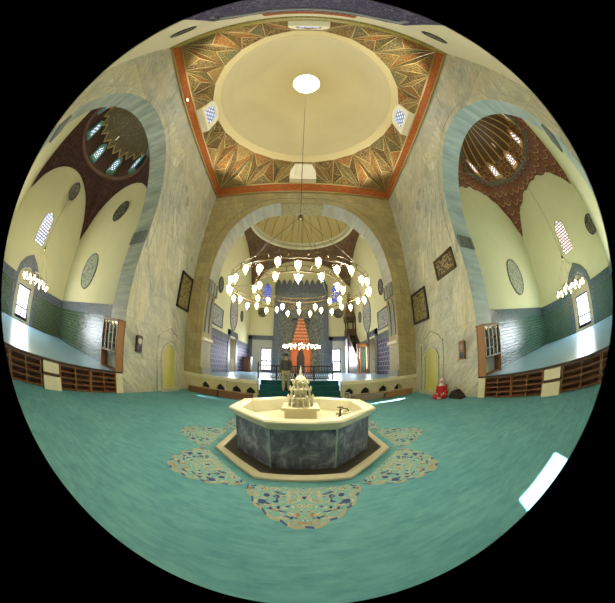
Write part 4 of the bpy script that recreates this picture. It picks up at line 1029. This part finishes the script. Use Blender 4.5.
for sx, nm in ((-1, 'left'), (1, 'right')):
    roundel(lambda u, d, v, sx=sx: (sx*(10.45+u), IY1-d, 4.6+v), .92, .92, MEDAL, 'pale grey painted roundel on the far wall of the %s side room' % nm, rim=GR)
    if sx > 0: roundel(lambda u, d, v, sx=sx: (sx*(IX1-d), -1.45+u, 5.4+v), .5, .55, DARKMED, 'dark roundel on the outer wall of the %s side room, half behind the arch' % nm, rim=DM_r)
    roundel(lambda u, d, v, sx=sx: (sx*(QX-d), 16.5+u, 5.75+v), 1.0, 1.45, MEDALB, 'tall grey pointed roundel over the niche on the %s prayer room wall' % nm, rim=GR, pointed=.15)
    roundel(lambda u, d, v, sx=sx: (sx*(QX-d), (18.9 if sx < 0 else 18.6)+u, 6.0+v), .42, .5, DARKMED, 'dark roundel nearest the corner on the %s prayer room wall' % nm, rim=DM_r)
    roundel(lambda u, d, v, sx=sx: (sx*(QX-d), 12.9+u, 6.75+v), .42, .55, DARKMED, 'small dark roundel by the arch on the %s prayer room wall' % nm, rim=DM_r)
    roundel(lambda u, d, v, sx=sx: (3.98*sx+u, QY1-d, 7.2+v), .48, .48, DARKMED, 'dark round roundel on the qibla wall %s of the prayer niche' % nm, rim=DM_r)
    roundel(lambda u, d, v, sx=sx: (3.75*sx+u, YB+d, 9.2+v), .42, .30, DARKMED, 'dark roundel on the plaster above the entrance at the %s of the dome' % nm, rim=DM_r)
    m = MB(); m.box((sx*(QX-.04), 12.1, 3.98), (sx*QX, 13.9, 5.2), 0); o_ = m.build('wall_panel', MEDALB); tag(o_, 'rectangular grey calligraphy panel above the blue tiles on the %s prayer room wall' % nm, 'panel')
    m = MB(); m.tube([(sx*(QX-.05), y, z) for y, z in ((12.1, 3.98), (13.9, 3.98), (13.9, 5.2), (12.1, 5.2))], .05, 4, closed=True); m.build('rim', GR, o_)
roundel(lambda u, d, v: (-(IX1-.62-d), 2.15+u, 8.85+v), .42, .62, DARKMED, 'dark oval roundel at the top of the left side room outer wall', rim=DM_r)
roundel(lambda u, d, v: (-(9.4+u), IY1-.03-d, 7.9+v), .62, .62, DARKMED, 'dark oval roundel high on the far wall of the left side room', rim=DM_r)

# ------------------------------------------------------------ chandeliers
def chandelier(loc, rings, zhub, zcord, label, cupr=.055, topoff=(0, 0), bulbs=None, name='chandelier'):
    """rings: (radius, n lamps, dz)"""
    t = thing(name, label, 'chandelier', loc)
    R = rings[0][0]
    for r_, n_, dz in rings:
        m = MB(); m.tube([(r_*math.cos(2*PI*k/48), r_*math.sin(2*PI*k/48), dz) for k in range(48)], .012, 5, closed=True)
        m.tube([(r_*math.cos(2*PI*k/48), r_*math.sin(2*PI*k/48), dz+.10) for k in range(48)], .006, 4, closed=True)
        for k in range(n_): a = 2*PI*k/n_; m.tube([(r_*math.cos(a), r_*math.sin(a), dz), (r_*math.cos(a), r_*math.sin(a), dz+.10)], .008, 4)
        m.build('ring', BRASSD, t)
    for k in range(8): a = 2*PI*k/8+.2; m = MB(); m.tube([(R*math.cos(a), R*math.sin(a), 0), (rings[-1][0]*math.cos(a), rings[-1][0]*math.sin(a), rings[-1][2])], .005, 4); m.build('spoke', BRASSD, t)
    for k in range(8):
        a = 2*PI*k/8+.2; m = MB(); m.tube([(R*math.cos(a), R*math.sin(a), .1), (.03*math.cos(a), .03*math.sin(a), zhub)], .0035, 4); m.build('chain', CORD, t)
    m = MB(); m.lathe([(.03, -.08), (.07, -.03), (.05, .05), (.02, .1)], (0, 0, zhub), 8); m.build('hub', BRASSD, t)
    m = MB(); m.tube([(0, 0, zhub), (topoff[0], topoff[1], zcord)], .009, 5); m.build('cord', CORD, t)
    cup = MB(); cup.lathe([(.012, -.10), (cupr*.45, -.09), (cupr*.62, -.03), (cupr*.85, .03), (cupr*1.1, .07)], (0, 0, 0), 8, caps=False)
    blb = MB(); blb.lathe([(.006, -.055), (cupr*.55, -.02), (cupr*.62, .02), (cupr*.4, .055), (.006, .075)], (0, 0, 0), 8, caps=False)
    c0 = cup.build('lamp_glass', GLASS, t); b0 = blb.build('bulb', BULB, c0); first = True
    k_all = 0
    for r_, n_, dz in rings:
        for k in range(n_):
            a = 2*PI*(k+.5)/n_
            p = (r_*math.cos(a), r_*math.sin(a), dz-.06-(.0 if k % 2 else .07))
            if first: c0.location = p; first = False
            else:
                c1 = c0.copy(); C.objects.link(c1); c1.parent = t; c1.location = p
                b1 = b0.copy(); C.objects.link(b1); b1.parent = c1
                if bulbs and k_all in bulbs: b1.data = b1.data.copy(); b1.data.materials[0] = BULBW
            k_all += 1
    return t
chandelier((.0, 4.03, 3.12), [(1.37, 30, 0), (.87, 14, .02)], 1.85, 18.15, 'large ring chandelier with many lit glass cups hanging over the fountain', .066, (.0, -.45), (34, 12), 'ring_chandelier')
chandelier((-10.5, 1.6, 2.80), [(.88, 16, 0), (.45, 8, .12)], 1.35, 12.86, 'small lit ring chandelier hanging in the left side room', .07, name='ring_chandelier')
chandelier((10.5, 1.6, 2.85), [(.92, 16, 0), (.45, 8, .12)], 1.25, 12.81, 'small lit ring chandelier hanging in the right side room', .07, name='ring_chandelier')
chandelier((.12, QCY, 3.25), [(1.36, 24, 0), (.8, 10, .10)], 2.6, 15.76, 'lit ring chandelier hanging in the prayer room before the niche', .08, name='ring_chandelier')

# ------------------------------------------------------------ people
def skin_body(name, verts, edges, radii, mat, parent, sub=2):
    me = bpy.data.meshes.new(name); me.from_pydata(verts, edges, []); o_ = bpy.data.objects.new(name, me); C.objects.link(o_)
    o_.modifiers.new('skin', 'SKIN')
    for i, r_ in enumerate(radii): me.skin_vertices[0].data[i].radius = (r_, r_) if not isinstance(r_, tuple) else r_
    me.skin_vertices[0].data[0].use_root = True
    sb = o_.modifiers.new('sub', 'SUBSURF'); sb.levels = sub; sb.render_levels = sub
    me.materials.append(mat); o_.parent = parent
    return o_

def person_standing(loc, rz):
    p = thing('person', 'person in a dark jacket and khaki trousers standing on the carpeted steps', 'person', loc, rz)
    skinm = plain('skin', (.45, .28, .19), .6); jk = plain('dark jacket cloth', (.075, .07, .06), .8); kh = plain('khaki cloth', (.30, .28, .16), .8); hair = plain('dark hair', (.02, .015, .012), .6)
    V = [(0, 0, .92), (0, .0, 1.12), (0, .0, 1.32), (0, 0, 1.44), (0, -.01, 1.52), (0, -.02, 1.62), (0, -.025, 1.70),
         (.10, 0, .88), (.11, -.02, .48), (.12, .02, .09), (.13, -.14, .045), (-.10, 0, .88), (-.11, -.03, .48), (-.12, .02, .09), (-.13, -.14, .045),
         (.17, 0, 1.40), (.24, .02, 1.12), (.25, -.07, .86), (.245, -.11, .77), (-.17, 0, 1.40), (-.24, .02, 1.12), (-.25, -.07, .86), (-.245, -.11, .77)]
    E_ = [(0, 1), (1, 2), (2, 3), (3, 4), (4, 5), (5, 6), (0, 7), (7, 8), (8, 9), (9, 10), (0, 11), (11, 12), (12, 13), (13, 14), (3, 15), (15, 16), (16, 17), (17, 18), (3, 19), (19, 20), (20, 21), (21, 22)]
    Rr = [(.10, .07), (.10, .07), (.11, .08), (.06, .06), (.05, .05), (.085, .095), (.07, .08), .07, .055, .045, .035, .07, .055, .045, .035, .045, .04, .036, .03, .045, .04, .036, .03]
    skin_body('body', V, E_, Rr, skinm, p)
    Vj = [V[i] for i in (0, 1, 2, 3, 15, 16, 17, 19, 20, 21)]; Ej = [(0, 1), (1, 2), (2, 3), (3, 4), (4, 5), (5, 6), (3, 7), (7, 8), (8, 9)]
    skin_body('jacket', Vj, Ej, [(.20, .16), (.19, .15), (.21, .16), (.15, .12), .11, .08, .06, .11, .08, .06], jk, p)
    Vt = [V[i] for i in (0, 7, 8, 9, 11, 12, 13)]; skin_body('trousers', Vt, [(0, 1), (1, 2), (2, 3), (0, 4), (4, 5), (5, 6)], [(.19, .15), .125, .095, .08, .125, .095, .08], kh, p)
    for s_ in (-1, 1):
        m = MB(); m.box((s_*.125-.045, -.19, 0), (s_*.125+.045, .07, .05)); m.box((s_*.125-.04, -.06, .05), (s_*.125+.04, .06, .10)); m.build('shoe', hair, p)
    m = MB(); m.lathe([(.02, .115), (.075, .09), (.10, .04), (.102, -.02), (.085, -.06)], (0, .0, 1.68), 12, caps=False); m.build('hair', hair, p)
    for s_ in (-1, 1): m = MB(); m.lathe([(.002, -.008), (.010, 0), (.002, .008)], (s_*.032, -.105, 1.655), 6); m.build('eye', hair, p)
    m = MB(); m.lathe([(.003, .03), (.013, -.005), (.004, -.015)], (0, -.118, 1.635), 6); m.build('nose', skinm, p)
    m = MB(); m.box((-.022, -.108, 1.585), (.022, -.10, 1.592)); m.build('mouth', plain('lips', (.35, .12, .1), .5), p)
    hand(p, (.245, -.12, .76), 1, skinm); hand(p, (-.245, -.12, .76), -1, skinm)
    return p
def hand(p, c, s_, mat):
    c = Vector(c); m = MB(); m.box(tuple(c+Vector((-.014, -.035, -.075))), tuple(c+Vector((.014, .035, .0))))
    for i, l in enumerate((.062, .072, .068, .052)):
        y = -.028+i*.019; a = c+Vector((0, y, -.07)); m.tube([a, a+Vector((-s_*.006, 0, -l*.55)), a+Vector((-s_*.022, 0, -l))], [.0085, .008, .006], 5)
    a = c+Vector((0, -.03, -.02)); m.tube([a, a+Vector((-s_*.01, -.022, -.025)), a+Vector((-s_*.02, -.028, -.055))], [.01, .009, .007], 5)
    m.build('hand', mat, p)
person_standing((-.60, YF+.42, QP/2), 0)
def person_seated(loc, rz):
    p = thing('person', 'person in red with a pale headscarf sitting on the carpet by the right wall', 'person', loc, rz)
    skinm = plain('light skin', (.50, .33, .25), .6); red = plain('red cloth', (.38, .012, .014), .8); scarf = plain('pale pink scarf', (.62, .50, .44), .8); dk = plain('dark red cloth', (.05, .012, .014), .8)
    # faces local -y; legs folded to the front
    V = [(0, 0, .12), (0, .01, .28), (0, 0, .44), (0, -.01, .52), (0, -.02, .58), (0, -.035, .66), (0, -.035, .72),
         (.12, -.06, .10), (.27, -.26, .13), (.06, -.38, .06), (-.02, -.44, .05), (-.12, -.06, .10), (-.27, -.26, .13), (-.06, -.33, .06), (.02, -.39, .05),
         (.15, 0, .47), (.20, -.04, .26), (.14, -.20, .20), (.09, -.26, .19), (-.15, 0, .47), (-.20, -.04, .26), (-.14, -.20, .20), (-.09, -.26, .19)]
    E_ = [(0, 1), (1, 2), (2, 3), (3, 4), (4, 5), (5, 6), (0, 7), (7, 8), (8, 9), (9, 10), (0, 11), (11, 12), (12, 13), (13, 14), (3, 15), (15, 16), (16, 17), (17, 18), (3, 19), (19, 20), (20, 21), (21, 22)]
    Rr = [(.14, .12), (.12, .10), (.14, .10), (.10, .08), .045, (.07, .08), (.06, .07), .09, .065, .05, .03, .09, .065, .05, .03, .055, .045, .035, .028, .055, .045, .035, .028]
    skin_body('body', V, E_, Rr, skinm, p)
    skin_body('jacket', [V[i] for i in (0, 1, 2, 3, 15, 16, 17, 19, 20, 21)], [(0, 1), (1, 2), (2, 3), (3, 4), (4, 5), (5, 6), (3, 7), (7, 8), (8, 9)], [(.19, .16), (.17, .14), (.19, .14), (.12, .10), .085, .07, .055, .085, .07, .055], red, p)
    skin_body('skirt', [V[i] for i in (0, 7, 8, 9, 11, 12, 13)], [(0, 1), (1, 2), (2, 3), (0, 4), (4, 5), (5, 6)], [(.19, .15), .125, .10, .08, .125, .10, .08], red, p)
    m = MB(); m.lathe([(.02, .125), (.07, .10), (.098, .04), (.10, -.03), (.085, -.09), (.12, -.16)], (0, -.02, .68), 12, caps=False); m.build('headscarf', scarf, p)
    m = MB(); m.lathe([(.005, .05), (.05, .03), (.058, -.02), (.03, -.065), (.004, -.075)], (0, -.085, .67), 10); m.build('face', skinm, p)
    for q in (-1, 1): m = MB(); m.lathe([(.002, -.006), (.008, 0), (.002, .006)], (q*.022, -.142, .685), 6); m.build('eye', dk, p)
    hand(p, (.08, -.29, .24), 1, skinm); hand(p, (-.08, -.29, .24), -1, skinm)
    return p
person_seated((A-.42, 6.72, 0), -PI*.30)
m = MB(); pr = [(-.34, 0), (-.30, .16), (-.16, .30), (0, .34), (.12, .26), (.22, .12), (.42, .05), (.44, 0)]
m.prism(pr, .34, Matrix(((0, 0, 1, -.17), (-1, 0, 0, 0), (0, 1, 0, 0), (0, 0, 0, 1))))
bmesh.ops.bevel(m.bm, geom=m.bm.edges[:], offset=.04, segments=2, affect='EDGES')
bg = thing('bag', 'slumped black bag on the carpet against the right wall beside the seated person', 'bag', (A-.24, 5.95, 0))
m.build('body', plain('black red cloth', (.018, .008, .009), .8), bg)
m = MB(); m.tube([(-.05, .12, .28), (-.07, .06, .42), (-.07, -.06, .43), (-.05, -.12, .26)], .014, 5); m.build('strap', plain('black strap', (.01, .01, .01), .7), bg)

for fx, fy, lb in ((-1, 1.65, 'small lit floodlight on the red cornice, left side near the belt window'),):
    t = thing('floodlight', lb, 'lamp', (fx*(A-.14), fy, H+.12))
    m = MB(); m.box((-.05, -.09, -.05), (.05, .09, .07)); m.build('housing', BRASSD, t)
    m = MB(); m.box((-fx*.05, -.07, -.03), (-fx*.06, .07, .055)); m.build('lens', BULB, t)
    m = MB(); m.box((fx*.05, -.02, -.06), (fx*.14, .02, -.03)); m.build('bracket', IRON, t)
